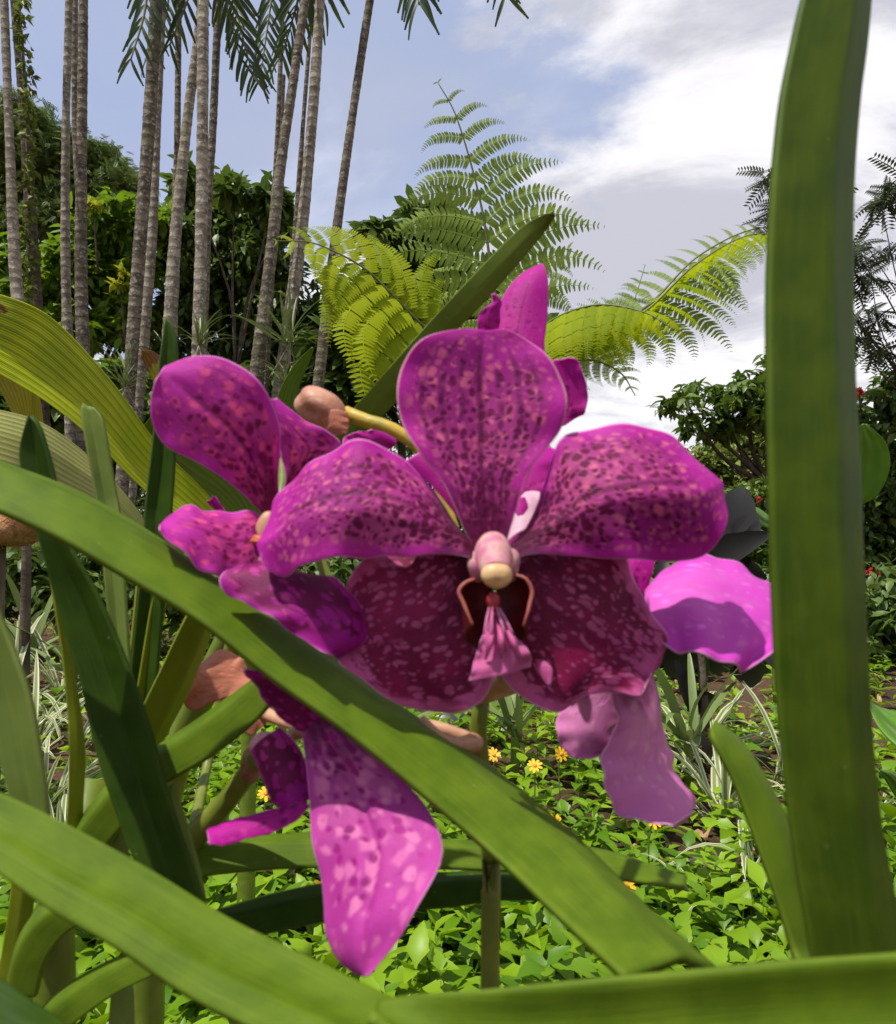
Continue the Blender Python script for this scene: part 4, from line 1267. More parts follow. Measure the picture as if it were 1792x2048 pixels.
fv, ff = merge(fibs)
fo = obj('fibres', make_mesh('fibres', fv, ff, M_COIR, False), basket)
fo['kind'] = 'stuff'

# blackish broad-leaved plant behind the right of the flower
dk = thing('dark_leaf_plant', ground_at(1480, 1330), 'plant with blackish purple broad leaves behind the pale petal', 'plant')
DKL = make_mesh('leaf', *leaf_template([(0, 0.02), (0.12, 0.10), (0.3, 0.19), (0.55, 0.22), (0.8, 0.13), (0.93, 0.05), (1, 0)], 0.35, 0.28), M_F_BLACK, True, rnd=np.full(21, 0.5))
g = np.random.default_rng(9)
for (u, v, du, dv, ln) in [(1430, 1080, 90, -115, 0.30), (1460, 1085, 70, -60, 0.24), (1400, 1130, 110, -60, 0.30), (1440, 1140, 110, 0, 0.26), (1380, 1120, 60, 90, 0.3), (1330, 1200, -30, 110, 0.32), (1330, 1260, 60, 120, 0.34),
                           (1420, 1300, 70, 60, 0.32), (1490, 1210, 60, 90, 0.28), (1480, 1260, 80, 60, 0.28), (1350, 1320, 40, 90, 0.30), (1300, 1150, -60, -10, 0.25), (1320, 1180, 10, -70, 0.22), (1380, 1380, 60, 50, 0.26), (1460, 1340, 90, 20, 0.28)]:
    a = P(u, v, 1.8)
    b = P(u + du, v + dv, 1.8 + g.uniform(-0.15, 0.15))
    x = (b - a)
    place('leaf', DKL, frame(x, np.array((0.1, -1.0, 0.15)) + g.normal(0, 0.35, 3)), a, np.linalg.norm(x) * 1.1, dk, 0.85)
b0 = ground_at(1480, 1400)
b0[1] = 1.85
tube('stem', [(P(1410, 1250, 1.85)[0], 1.85, -0.02), P(1400, 1250, 1.85), P(1400, 1100, 1.85)], [0.014, 0.008], M_TWIG, dk, n=7, res=10)

# big bright leaves at the right
bl = thing('bright_leaf_plant', (P(1745, 1000, 1.9)[0], P(1745, 1000, 1.9)[1], 0), 'plant with one large upright bright green leaf beside the tall leaf', 'plant')
M_BLEAF = pleat_mat('bright_leaf', (0.085, 0.22, 0.010), (0.13, 0.28, 0.015), (0.085, 0.22, 0.010), 1.0, 0.35)
blade('leaf', M_BLEAF, [(1715, 1010), (1690, 960), (1700, 900), (1712, 860), (1728, 848)], [(1715, 1012), (1755, 990), (1780, 935), (1772, 885), (1735, 848)], (1.9, 1.85), (0, 0.05), cup=-0.12, parent=bl, thick=0.001, crease=0.05, wob=0.01)
tube('stalk', [P(1715, 1010, 1.9), P(1712, 1200, 1.95), (P(1712, 1200, 1.95)[0], 1.95, 0)], [0.008, 0.012], M_STALK, bl, n=7, res=8)
bl2 = thing('lime_leaf_plant', ground_at(1800, 1600), 'lime green leaf lit by the sun at the right edge', 'plant')
blade('leaf', M_BLEAF, [(1735, 1410), (1760, 1460), (1800, 1500), (1850, 1520)], [(1735, 1410), (1780, 1420), (1830, 1440), (1870, 1480)], (1.1, 1.0), (0, 0.06), cup=0.1, parent=bl2, thick=0.001)
blade('leaf', M_BLEAF, [(1800, 1610), (1770, 1560), (1756, 1545)], [(1830, 1610), (1800, 1550), (1760, 1540)], (1.05, 1.0), (0, 0.03), cup=0.1, parent=bl2, thick=0.001)
tube('stalk', [P(1850, 1500, 1.0), P(1850, 1640, 1.02), (P(1850, 1640, 1.02)[0], 1.02, 0)], [0.004, 0.006], M_STALK, bl2, n=6, res=6)
bl3 = thing('green_leaf_plant', ground_at(1490, 1330), 'two bright green leaves behind the blackish ones', 'plant')
blade('leaf', M_BLEAF, [(1530, 1082), (1480, 1085), (1452, 1070), (1445, 1040)], [(1530, 1065), (1500, 1045), (1470, 1035), (1447, 1035)], (2.3, 2.2), (0, 0.1), cup=0.12, parent=bl3, thick=0.001)
blade('leaf', M_BLEAF, [(1545, 1060), (1520, 1050), (1500, 1030), (1488, 1018)], [(1548, 1040), (1530, 1025), (1510, 1014), (1490, 1016)], (2.3, 2.2), (0, 0.1), cup=0.12, parent=bl3, thick=0.001)
tube('stalk', [P(1540, 1060, 2.3), P(1545, 1200, 2.35), (P(1545, 1200, 2.35)[0], 2.35, 0)], [0.006, 0.009], M_STALK, bl3, n=6, res=6)

# ---------------------------------------------------------------- pleated fan-leaved palm at left
fan = thing('pleated_palm', (P(420, 1100, 0.95)[0], P(420, 1100, 0.95)[1], 0), 'stemless palm with huge pleated yellow green leaves at left', 'palm')
blade('leaf', M_PLEAT, [(520, 1120), (420, 990), (320, 890), (230, 770), (130, 660), (60, 610), (-60, 570)], [(500, 1130), (400, 1060), (290, 980), (190, 880), (90, 800), (-20, 735), (-90, 690)], (0.95, 0.80, 0.7), (0.03, -0.02),
      keel=(0.55, -0.14), nu=70, nv=80, wob=0.01, parent=fan, thick=0.0008, label='long pleated leaf with a torn browned upper edge')
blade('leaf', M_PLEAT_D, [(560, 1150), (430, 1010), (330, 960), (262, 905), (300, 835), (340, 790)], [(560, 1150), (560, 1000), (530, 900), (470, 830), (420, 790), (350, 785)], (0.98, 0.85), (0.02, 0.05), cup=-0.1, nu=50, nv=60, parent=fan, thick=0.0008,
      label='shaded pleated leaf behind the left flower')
blade('leaf', M_PLEAT_P, [(330, 1140), (290, 1045), (230, 965), (150, 890), (70, 840), (-40, 812)], [(320, 1170), (260, 1085), (190, 1020), (110, 985), (40, 955), (-50, 925)], (0.8, 0.62), (0.02, -0.02), keel=(0.45, 0.08), nu=60, nv=70, parent=fan, thick=0.0008,
      label='pale bleached pleated leaf, lowest of the three')
blade('leaf', M_PLEAT_O, [(350, 860), (315, 780), (300, 750), (285, 718), (283, 700)], [(380, 850), (340, 770), (325, 720), (312, 706), (300, 700)], (1.0, 0.95), (0, 0.02), cup=0.06, nu=30, nv=20, parent=fan, thick=0.0008, label='scorched orange leaf tip')
tube('stalk', [P(520, 1130, 0.96), P(500, 1400, 1.0), (P(500, 1400, 1.0)[0], 1.0, 0)], [0.008, 0.014], M_STEM, fan, n=8, res=8)
yf = thing('yellow_palm', (P(60, 830, 2.4)[0], P(60, 830, 2.4)[1], 0), 'small palm with yellowing fan leaves behind the pleated leaf at left edge', 'palm')
blade('leaf', pleat_mat('yellow_fan', (0.42, 0.36, 0.02), (0.34, 0.30, 0.03), (0.2, 0.1, 0.02), 9.0, 0.35), [(45, 860), (10, 800), (-20, 740), (0, 700), (10, 695)], [(60, 860), (70, 790), (60, 730), (40, 705), (15, 695)], (2.4, 2.3), (0, 0.05), cup=0.1, nu=30, nv=50, parent=yf, thick=0.001)
blade('leaf', pleat_mat('yellow_fan_small', (0.40, 0.34, 0.02), (0.34, 0.30, 0.03), (0.2, 0.1, 0.02), 7.0, 0.35), [(60, 880), (55, 840), (50, 800), (60, 765)], [(90, 880), (86, 840), (80, 800), (66, 765)], (2.5, 2.4), (0, 0.05), cup=0.1, nu=30, nv=40, parent=yf, thick=0.001)
tube('stalk', [P(50, 850, 2.4), P(55, 1000, 2.45), (P(55, 1000, 2.45)[0], 2.45, 0)], [0.012, 0.02], M_TWIG, yf, n=8, res=8)
go = thing('ground_orchid', (P(590, 830, 1.3)[0], P(590, 830, 1.3)[1], 0), 'striped upright leaf of a ground orchid beside the palm cluster', 'orchid')
blade('leaf', pleat_mat('striped_leaf', (0.10, 0.17, 0.03), (0.14, 0.22, 0.04), (0.1, 0.17, 0.03), 5.0, 0.3, True), [(545, 830), (560, 780), (585, 735), (615, 702), (626, 696)], [(590, 830), (596, 785), (610, 745), (622, 715), (628, 697)], (1.3, 1.25), (0, 0.02), cup=-0.15, parent=go, thick=0.001)
tube('stem', [P(568, 825, 1.3), P(568, 1000, 1.32), (P(568, 1000, 1.32)[0], 1.32, 0)], [0.006, 0.01], M_STEM, go, n=7, res=8)

# ================================================================ ORCHIDS
# ---------------------------------------------------------------- near plant: tall leaf, short leaf and the long diagonal ones
near = thing('orchid_plant', P(1700, 2150, 0.10), 'near strap leaved orchid whose tall blurred leaf rises at right', 'orchid')
blade('leaf', M_STRAP, [(1250, 1965), (1120, 1840), (1000, 1722), (860, 1600), (700, 1470), (540, 1355), (400, 1245), (250, 1155), (100, 1070), (-60, 1000)],
      [(1430, 1945), (1300, 1830), (1150, 1680), (980, 1540), (800, 1420), (640, 1300), (470, 1190), (300, 1070), (140, 980), (-60, 905)], (0.098, 0.133, 0.142, 0.143, 0.142), (0, (0.012, 0.022, 0.026, 0.026, 0.020)), keel=(0.55, 0.12), wob=0.006, nu=90, nv=25, thick=0.0014, parent=near,
      seed=1, label='long leaf crossing the picture diagonally in front of the flowers')
blade('leaf', M_STRAP_E, [(1640, 2010), (1605, 1800), (1575, 1600), (1555, 1400), (1545, 1200), (1537, 900), (1533, 700), (1533, 560), (1540, 400), (1548, 300), (1560, 200), (1580, 100), (1603, 0), (1640, -120)],
      [(1815, 2010), (1782, 1800), (1755, 1650), (1735, 1450), (1725, 1250), (1718, 1100), (1710, 900), (1700, 700), (1697, 500), (1700, 350), (1712, 200), (1725, 100), (1735, -10), (1740, -120)], (0.105, 0.105, 0.11, 0.115), (0, 0.006),
      keel=(0.60, 0.12), nu=90, nv=25, thick=0.0014, parent=near, seed=2, wob=0.004, label='tall upright leaf at right, out of focus')
blade('leaf', M_STRAP, [(1615, 2010), (1600, 1940), (1585, 1900), (1550, 1790), (1510, 1680), (1470, 1570), (1425, 1480), (1420, 1456)], [(1650, 2010), (1628, 1930), (1605, 1800), (1582, 1680), (1548, 1595), (1490, 1500), (1448, 1460), (1428, 1452)],
      (0.115, 0.135), (0, 0.006), keel=(0.55, 0.12), nu=50, thick=0.0014, parent=near, seed=3, label='short upright leaf with a blunt tip left of the tall one')
blade('leaf', M_STRAP, [(1900, 1898), (1720, 1910), (1560, 1922), (1420, 1936), (1200, 1956), (1000, 1976), (850, 1992), (760, 2010)], [(1900, 2200), (1720, 2200), (1560, 2205), (1420, 2210), (1200, 2215), (1000, 2190), (850, 2120), (740, 2030)],
      (0.080, 0.084, 0.092), (0.006, 0), keel=(0.05, 0.03), cup=-0.20, nu=70, thick=0.0014, parent=near, seed=4, label='broad leaf lying across the bottom right corner')
blade('leaf', M_STRAP, [(980, 2110), (900, 2062), (750, 1986), (600, 1912), (450, 1836), (300, 1743), (150, 1660), (0, 1586), (-80, 1550)], [(760, 2190), (620, 2110), (490, 2052), (367, 1987), (233, 1897), (100, 1820), (0, 1750), (-50, 1720), (-80, 1700)],
      (0.088, 0.10, 0.11), (0.008, 0), keel=(0.70, 0.20), cup=-0.16, wob=0.006, nu=90, nv=25, thick=0.0014, parent=near, seed=5, label='broad leaf running down from the left edge to the bottom')
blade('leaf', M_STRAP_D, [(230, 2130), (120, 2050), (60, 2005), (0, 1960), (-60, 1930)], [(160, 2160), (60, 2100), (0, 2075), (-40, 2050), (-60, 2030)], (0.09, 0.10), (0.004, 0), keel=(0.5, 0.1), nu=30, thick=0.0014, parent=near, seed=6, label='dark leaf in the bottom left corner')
sb = P(1700, 2150, 0.10)
tube('stem', [sb + np.array((0, 0, -0.005)), sb + np.array((0.0, 0.01, -0.2)), (sb[0], sb[1] + 0.02, 0)], [0.009, 0.009], M_STEM, near, n=10, res=8)

# ---------------------------------------------------------------- left plant
lp0 = P(110, 1990, 0.205)
left = thing('orchid_plant', lp0, 'orchid plant with a fan of strap leaves at lower left', 'orchid')
LV = [
    # dark wide leaf in front of the fan
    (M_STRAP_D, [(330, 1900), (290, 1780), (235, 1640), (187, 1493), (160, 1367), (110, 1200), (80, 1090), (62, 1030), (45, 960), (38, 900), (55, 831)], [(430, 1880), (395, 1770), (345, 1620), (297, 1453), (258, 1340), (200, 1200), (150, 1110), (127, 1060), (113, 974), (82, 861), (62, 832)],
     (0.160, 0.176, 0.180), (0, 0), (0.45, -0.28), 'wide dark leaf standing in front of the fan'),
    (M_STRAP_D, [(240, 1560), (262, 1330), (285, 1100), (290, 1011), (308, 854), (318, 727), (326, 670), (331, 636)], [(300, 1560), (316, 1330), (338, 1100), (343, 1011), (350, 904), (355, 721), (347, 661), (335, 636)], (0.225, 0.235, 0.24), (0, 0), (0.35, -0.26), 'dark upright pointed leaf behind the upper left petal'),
    (M_STRAP_G, [(240, 1500), (222, 1300), (205, 1120), (197, 1023), (173, 894), (163, 830), (165, 808)], [(272, 1500), (258, 1300), (246, 1120), (238, 1023), (230, 977), (207, 847), (187, 814)], (0.20, 0.215, 0.22), (0, 0), (0.36, -0.24), 'slim pale leaf with a blunt notched tip'),
    (M_STRAP_Y, [(118, 1760), (133, 1647), (138, 1493), (133, 1400), (123, 1300), (107, 1200), (96, 1120), (88, 1060)], [(170, 1760), (163, 1647), (167, 1493), (147, 1343), (137, 1260), (122, 1180), (108, 1110), (94, 1060)], (0.19, 0.195, 0.195), (0, 0.003), (0.5, 0.15), 'pale yellow green leaf edge behind the dark leaf'),
    (M_STRAP_G, [(50, 1760), (20, 1600), (-15, 1480), (-40, 1360), (-50, 1200), (-45, 1120)], [(100, 1760), (95, 1620), (77, 1493), (60, 1400), (33, 1317), (0, 1230), (-30, 1130)], (0.125, 0.13), (0, 0), (0.42, -0.25), 'folded greyish leaf at the left edge'),
    (M_STRAP_Y, [(225, 1560), (248, 1400), (262, 1280), (272, 1180), (278, 1100)], [(250, 1560), (268, 1400), (278, 1280), (287, 1180), (290, 1100)], (0.23, 0.24), (0, 0.003), (0.5, 0.15), None),
    (M_STRAP_Y, [(235, 1570), (270, 1400), (290, 1280), (306, 1190), (330, 1100), (352, 1050)], [(262, 1570), (297, 1400), (316, 1290), (330, 1210), (345, 1120), (358, 1055)], (0.225, 0.235), (0, 0.004), (0.5, 0.12), None),
    (M_STRAP_Y, [(165, 1720), (215, 1590), (268, 1450), (320, 1340), (365, 1245), (400, 1180), (420, 1150)], [(225, 1720), (265, 1610), (318, 1490), (370, 1390), (410, 1290), (428, 1200), (424, 1152)], (0.205, 0.20), (0, 0.012), (0.45, 0.25), 'thick bright leaf rising behind the diagonal one'),
    (M_STRAP, [(60, 1850), (110, 1740), (165, 1640), (230, 1560), (310, 1500), (400, 1440), (500, 1368), (560, 1320)], [(110, 1900), (160, 1800), (210, 1700), (275, 1625), (330, 1570), (430, 1510), (530, 1425), (575, 1340)], (0.195, 0.180, 0.175), (0.01, 0), (0.45, 0.25), 'leaf bending right towards the flowers'),
    (M_STRAP, [(20, 1960), (40, 1880), (80, 1820), (130, 1780), (200, 1750), (270, 1730)], [(75, 1990), (95, 1920), (130, 1870), (175, 1840), (220, 1810), (280, 1770)], (0.185, 0.175), (0.008, 0), (0.45, 0.25), None),
    (M_STRAP, [(60, 2050), (120, 1985), (200, 1935), (280, 1900), (360, 1870), (450, 1850)], [(110, 2090), (160, 2040), (230, 1990), (300, 1955), (370, 1920), (455, 1870)], (0.18, 0.17), (0.008, 0), (0.45, 0.25), None),
    (M_STRAP_Y, [(-10, 1990), (5, 1900), (20, 1800), (25, 1740), (30, 1680)], [(40, 1990), (55, 1900), (66, 1800), (70, 1740), (65, 1680)], (0.21, 0.215), (0, 0.004), (0.5, 0.2), None),
    (M_STRAP, [(300, 1850), (345, 1720), (390, 1695), (450, 1684), (560, 1672), (700, 1668), (880, 1682), (1050, 1690), (1180, 1698), (1290, 1730), (1368, 1774)], [(310, 1880), (360, 1770), (402, 1754), (470, 1745), (560, 1738), (700, 1735), (880, 1738), (1050, 1745), (1180, 1752), (1290, 1768), (1370, 1778)],
     (0.185, 0.20, 0.21), (0.012, 0), (0.48, 0.22), 'long dark leaf reaching right behind the stalk to a pointed tip'),
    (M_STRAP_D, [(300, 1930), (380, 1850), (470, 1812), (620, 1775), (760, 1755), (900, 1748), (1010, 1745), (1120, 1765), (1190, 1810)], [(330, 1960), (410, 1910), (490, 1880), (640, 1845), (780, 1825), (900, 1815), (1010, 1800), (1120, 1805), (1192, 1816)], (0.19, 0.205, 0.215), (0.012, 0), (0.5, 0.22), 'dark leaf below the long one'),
    (M_STRAP_G, [(395, 1880), (372, 1760), (352, 1660), (340, 1590), (345, 1570)], [(418, 1880), (402, 1760), (375, 1660), (355, 1600), (350, 1570)], (0.175, 0.18), (0, 0.003), (0.7, 0.15), None),
    (M_STRAP_G, [(225, 1800), (222, 1740), (220, 1700), (236, 1665), (246, 1655)], [(262, 1800), (258, 1740), (254, 1690), (252, 1668), (249, 1656)], (0.19, 0.195), (0, 0.003), (0.7, 0.12), None),
    (M_STRAP_G, [(215, 2100), (218, 2040), (222, 1990), (232, 1968)], [(268, 2100), (268, 2040), (266, 1985), (262, 1966)], (0.20, 0.205), (0, 0.003), (0.6, 0.12), None),
]
for i, (mt, Lp, Rp, d, dd, kl, lb) in enumerate(LV):
    blade('leaf', mt, Lp, Rp, d, dd, keel=kl, nu=60, nv=19, thick=0.0012, parent=left, seed=10 + i, label=lb)
tube('stem', [P(190, 1560, 0.225), P(150, 1700, 0.215), P(110, 1850, 0.21), lp0, lp0 + np.array((-0.01, 0.02, -0.2)), (lp0[0] - 0.01, lp0[1] + 0.03, 0)], [0.005, 0.007, 0.008, 0.008], M_STEM, left, n=10, res=24)

# leaf rising behind the flowers
back = thing('orchid_plant', P(690, 1010, 0.26), 'orchid leaf slanting up to the right behind the flowers', 'orchid')
blade('leaf', M_STRAP_B, [(560, 1000), (640, 895), (695, 830), (740, 780), (790, 722), (870, 632), (960, 537), (1040, 458), (1090, 428), (1106, 424)], [(640, 980), (700, 900), (732, 862), (775, 820), (830, 762), (900, 672), (960, 612), (1020, 546), (1082, 472), (1109, 427)],
      (0.26, 0.235, 0.215), (0.0, 0.004), keel=(0.55, 0.10), nu=70, thick=0.0014, parent=back, seed=40)
tube('stem', [P(600, 990, 0.26), P(530, 1150, 0.28), P(390, 1400, 0.30), P(320, 1700, 0.30), P(300, 1850, 0.30), (P(300, 1850, 0.30)[0], 0.30, 0)], [0.006, 0.008], M_STEM, back, n=8, res=12)

# ---------------------------------------------------------------- flower stalk
fs = thing('flower_stalk', (P(985, 2000, 0.165)[0], P(985, 2000, 0.165)[1], 0), 'green flower stalk rising behind the lower lip of the orchid', 'stalk')
tube('stalk', [P(968, 1360, 0.166), P(958, 1430, 0.168), (P(957, 1500, 0.170)), P(972, 1600, 0.172), P(982, 1750, 0.172), P(985, 1900, 0.170), P(980, 2050, 0.168), (P(975, 2200, 0.168)[0], 0.17, 0)], [0.0021, 0.0024, 0.0024, 0.0022, 0.0022, 0.0026], M_STALK, fs, n=12, res=50)
blob('node', P(950, 1484, 0.169), (0.0030, 0.0026, 0.0028), M_KNOB, fs, None, 0.12, 4)
tube('pedicel', [P(950, 1484, 0.168), P(915, 1489, 0.160), P(880, 1478, 0.158), P(840, 1440, 0.160)], [0.0024, 0.0016, 0.0015], M_PEDICEL, fs, n=10, res=14)
tube('pedicel', [P(962, 1392, 0.167), P(985, 1372, 0.163), P(1010, 1362, 0.160), P(1000, 1280, 0.158)], [0.0026, 0.0021, 0.0018], M_PEDICEL, fs, n=10, res=14)
tube('side_stalk', [P(360, 1700, 0.20), P(400, 1660, 0.198), P(455, 1600, 0.195), P(500, 1540, 0.19), P(525, 1500, 0.185)], [0.0042, 0.0030, 0.0026], M_STALK, fs, n=10, res=20)
blob('node', P(505, 1530, 0.189), (0.0034, 0.003, 0.005), M_KNOB, fs, None, 0.1, 6)

# ---------------------------------------------------------------- flower facing the camera
f1 = thing('orchid_flower', P(985, 1130, 0.152), 'large magenta orchid flower with dark spots facing the camera', 'flower', 'orchid flowers of the spray')
blade('dorsal_sepal', M_DORSAL, [(955, 1100), (928, 1060), (908, 1010), (882, 960), (842, 910), (806, 852), (793, 790), (803, 732), (838, 686), (895, 662), (945, 658), (970, 674)],
      [(1005, 1098), (1020, 1060), (1034, 1010), (1052, 950), (1088, 903), (1122, 858), (1133, 810), (1122, 760), (1090, 706), (1042, 669), (1002, 657), (971, 674)], (0.150, 0.152, 0.158), (0, 0), cup=-0.06, ruffle=0.022, freq=2.2, crease=0.02, wob=0.008, nu=60, nv=41, parent=f1, seed=1)
blade('petal', M_PETAL, [(965, 1122), (900, 1108), (830, 1114), (760, 1112), (700, 1117), (650, 1124), (600, 1138), (562, 1150), (534, 1138), (524, 1112), (540, 1088)],
      [(960, 1088), (925, 1068), (885, 1012), (850, 955), (795, 910), (735, 886), (680, 893), (612, 930), (567, 990), (546, 1040), (541, 1086)], (0.149, 0.146, 0.150), (-0.003, 0.006), cup=0.04, keel=(0.35, 0.12), ruffle=0.055, freq=2.6, nu=60, nv=41, parent=f1, seed=2, wob=0.012, label='left upper petal with a curled tip')
blade('petal', M_PETAL, [(1015, 1120), (1080, 1108), (1150, 1112), (1230, 1119), (1300, 1121), (1370, 1119), (1412, 1108), (1436, 1083), (1448, 1040), (1440, 1002), (1414, 984)],
      [(1022, 1090), (1062, 1050), (1086, 990), (1104, 925), (1122, 880), (1162, 860), (1230, 850), (1300, 861), (1360, 890), (1396, 926), (1415, 966)], (0.149, 0.147, 0.150), (-0.001, 0.006), cup=0.02, keel=(0.40, 0.17), ruffle=0.05, freq=2.2, nu=60, nv=41, parent=f1, seed=3, wob=0.012, label='right upper petal')
blade('lateral_sepal', M_WINE, [(975, 1112), (930, 1092), (850, 1084), (790, 1092), (735, 1116), (697, 1160), (690, 1200), (684, 1260), (674, 1300), (672, 1318)],
      [(985, 1165), (990, 1240), (990, 1330), (975, 1385), (945, 1412), (900, 1427), (835, 1420), (780, 1400), (722, 1358), (678, 1325)], (0.154, 0.152, 0.150), (0.004, 0.000), cup=0.07, ruffle=0.05, freq=2.4, nu=60, nv=41, parent=f1, seed=4, wob=0.006, label='lower left sepal, wine red with pale flecks')
blade('lateral_sepal', M_WINE, [(1000, 1165), (992, 1240), (990, 1310), (1005, 1355), (1040, 1392), (1085, 1415), (1122, 1420), (1170, 1392), (1230, 1384), (1285, 1392), (1305, 1345)],
      [(1010, 1112), (1060, 1090), (1130, 1084), (1200, 1090), (1245, 1108), (1277, 1166), (1300, 1225), (1325, 1260), (1334, 1288), (1322, 1315), (1308, 1342)], (0.154, 0.152, 0.150), (0.000, 0.004), cup=0.07, ruffle=0.06, freq=2.4, nu=60, nv=41, parent=f1, seed=5, wob=0.008, label='lower right sepal, wine red with pale flecks')
colm = tube('column', [P(986, 1082, 0.152), P(986, 1090, 0.1495), P(986, 1104, 0.147), P(988, 1122, 0.1445), P(991, 1136, 0.1422), P(992, 1145, 0.1412)], [0.0010, 0.0032, 0.0039, 0.0041, 0.0036, 0.0030], M_COLUMN, f1, n=24, res=30)
blob('anther_cap', P(993, 1150, 0.1402), (0.0032, 0.0024, 0.0027), M_CAP, colm, None, 0.03, 2, 24, 32, dent=[((0.05, -1, -0.55), 0.22, 0.02), ((0.0, -1, -1), 0.12, 0.06)])
blob('wing', P(957, 1130, 0.1475), (0.0023, 0.0030, 0.0036), M_COLUMN, colm, None, 0.08, 3)
blob('wing', P(1020, 1128, 0.1475), (0.0023, 0.0030, 0.0036), M_COLUMN, colm, None, 0.08, 4)
lip = blade('lip', M_LIP, [(979, 1218), (973, 1250), (961, 1282), (951, 1314), (944, 1340), (938, 1362)], [(999, 1218), (1012, 1250), (1036, 1280), (1056, 1302), (1063, 1318), (1062, 1334)], (0.146, 0.141, 0.1405), (0, 0), cup=0.10, ruffle=0.07, freq=2.2, nu=44, nv=35, wob=0.035, parent=f1, thick=0.0004, seed=7)
for uu, vv in ((980, 1285), (1003, 1282), (1028, 1286)):
    tube('ridge', [P(988 + (uu - 1003) * 0.25, 1225, 0.1435), P(uu * 0.6 + 0.4 * 990, 1255, 0.1410), P(uu, vv, 0.1382), P(uu + (uu - 1003) * 0.4, vv + 34, 0.1395)], [0.0003, 0.0005, 0.0008, 0.0002], M_LIP, lip, n=9, res=14)
blade('lip_tip', M_LIP, [(1070, 1322), (1076, 1340), (1090, 1362), (1099, 1370)], [(1072, 1318), (1092, 1325), (1104, 1340), (1101, 1368)], (0.143, 0.141), (0, 0), cup=0.15, nu=20, nv=15, parent=lip, thick=0.0006)
for sgn, pts in ((-1, [(950, 1158), (930, 1166), (918, 1183), (927, 1206), (936, 1228), (946, 1250)]), (1, [(1032, 1150), (1052, 1158), (1064, 1182), (1060, 1206), (1055, 1226), (1046, 1252)])):
    inner = [(985 + sgn * 6, 1165), (985 + sgn * 8, 1180), (985 + sgn * 9, 1200), (985 + sgn * 10, 1225), (985 + sgn * 12, 1245), (985 + sgn * 26, 1300)]
    blade('side_lobe', M_LOBE_IN, inner, pts, (0.150, 0.149, 0.147), (0.002, -0.007), cup=-0.20, nu=30, nv=21, parent=lip, thick=0.0006)
    tube('lobe_rim', [P(u, v, z) for (u, v), z in zip(pts, dlist((0.143, 0.142, 0.140), len(pts)))], [0.0003, 0.00042, 0.0004, 0.0001], M_LOBE_RIM, lip, n=9, res=24)
blob('callus', P(986, 1202, 0.1440), (0.0014, 0.0012, 0.0019), M_NUB, lip, None, 0.08, 5)
for k, (x0, x1) in enumerate(((978, 968), (985, 982), (993, 1010), (998, 1026))):
    tube('thread', [P(x0, 1215, 0.1425), P((x0 + x1) / 2, 1240, 0.1400), P(x1, 1268, 0.1385)], [0.0002, 0.0003, 0.0002], M_MIDLOBE, lip, n=6, res=8)

# ---------------------------------------------------------------- flower behind on the left
f2 = thing('orchid_flower', P(545, 1060, 0.175), 'orchid flower behind at left with one big rounded rose petal up', 'flower', 'orchid flowers of the spray')
blade('petal', M_BACKL, [(535, 1040), (490, 992), (440, 952), (390, 922), (332, 892), (306, 850), (302, 800), (311, 760)], [(562, 1025), (556, 960), (560, 900), (556, 840), (520, 765), (455, 721), (388, 712), (330, 733)], (0.176, 0.168, 0.166), (0.0, 0.004), cup=0.05, ruffle=0.02, freq=2.0, nu=60, nv=37, parent=f2, seed=11, wob=0.01, crease=0.02, label='big rounded petal at upper left')
blade('dorsal_sepal', M_BACKL, [(562, 1010), (570, 950), (560, 900), (548, 850), (538, 800), (545, 797)], [(590, 990), (640, 930), (680, 890), (655, 865), (600, 832), (552, 797)], (0.180, 0.178), (0, 0.006), cup=-0.12, ruffle=0.05, freq=2.0, nu=50, nv=31, parent=f2, seed=12, label='narrow folded sepal beside the big petal')
blade('petal', M_BACKL, [(545, 1100), (500, 1150), (455, 1164), (425, 1150), (395, 1126), (362, 1100), (330, 1082), (319, 1066)], [(545, 1060), (525, 1034), (490, 1026), (440, 1020), (385, 1018), (350, 1026), (328, 1042), (320, 1062)], (0.172, 0.160, 0.157), (-0.006, 0.008), cup=0.10, ruffle=0.05, freq=2.0, nu=50, nv=31, parent=f2, seed=13, label='left petal with a lit pink tip')
blade('lateral_sepal', M_PLUM, [(545, 1110), (525, 1138), (498, 1130), (468, 1140), (438, 1166), (470, 1190), (520, 1224), (600, 1274), (650, 1306)], [(560, 1130), (548, 1176), (575, 1162), (615, 1151), (655, 1156), (692, 1180), (725, 1218), (742, 1252), (722, 1290), (668, 1318)],
      (0.168, 0.152, 0.147), (-0.003, 0.003), cup=0.14, ruffle=0.05, freq=2.6, nu=60, nv=37, parent=f2, seed=14, label='broad plum coloured lower sepal')
blob('column', P(537, 1062, 0.171), (0.0032, 0.003, 0.0048), M_PEDICEL, f2, None, 0.06, 12)
blob('lip_spur', P(520, 1080, 0.166), (0.0020, 0.0018, 0.0013), M_ANT, f2, None, 0.22, 13)
blade('lip', M_MIDLOBE, [(535, 1085), (518, 1100), (508, 1120), (520, 1140)], [(550, 1090), (548, 1110), (540, 1130), (524, 1141)], (0.168, 0.164), (0, 0), cup=0.15, nu=20, nv=15, parent=f2, seed=15)
blade('petal', M_BRIGHT, [(690, 905), (684, 885), (700, 868), (735, 862), (760, 872)], [(720, 915), (760, 905), (785, 895), (790, 880), (765, 870)], (0.185, 0.19), (0, 0.005), cup=0.1, ruffle=0.06, nu=30, nv=21, parent=f2, seed=16, label='pink petal edge above the main flower')
tube('pedicel', [P(548, 1060, 0.175), P(565, 975, 0.185), P(580, 930, 0.20), P(700, 1250, 0.19), P(940, 1400, 0.172)], [0.0016, 0.0015], M_STALK, f2, n=8, res=24)

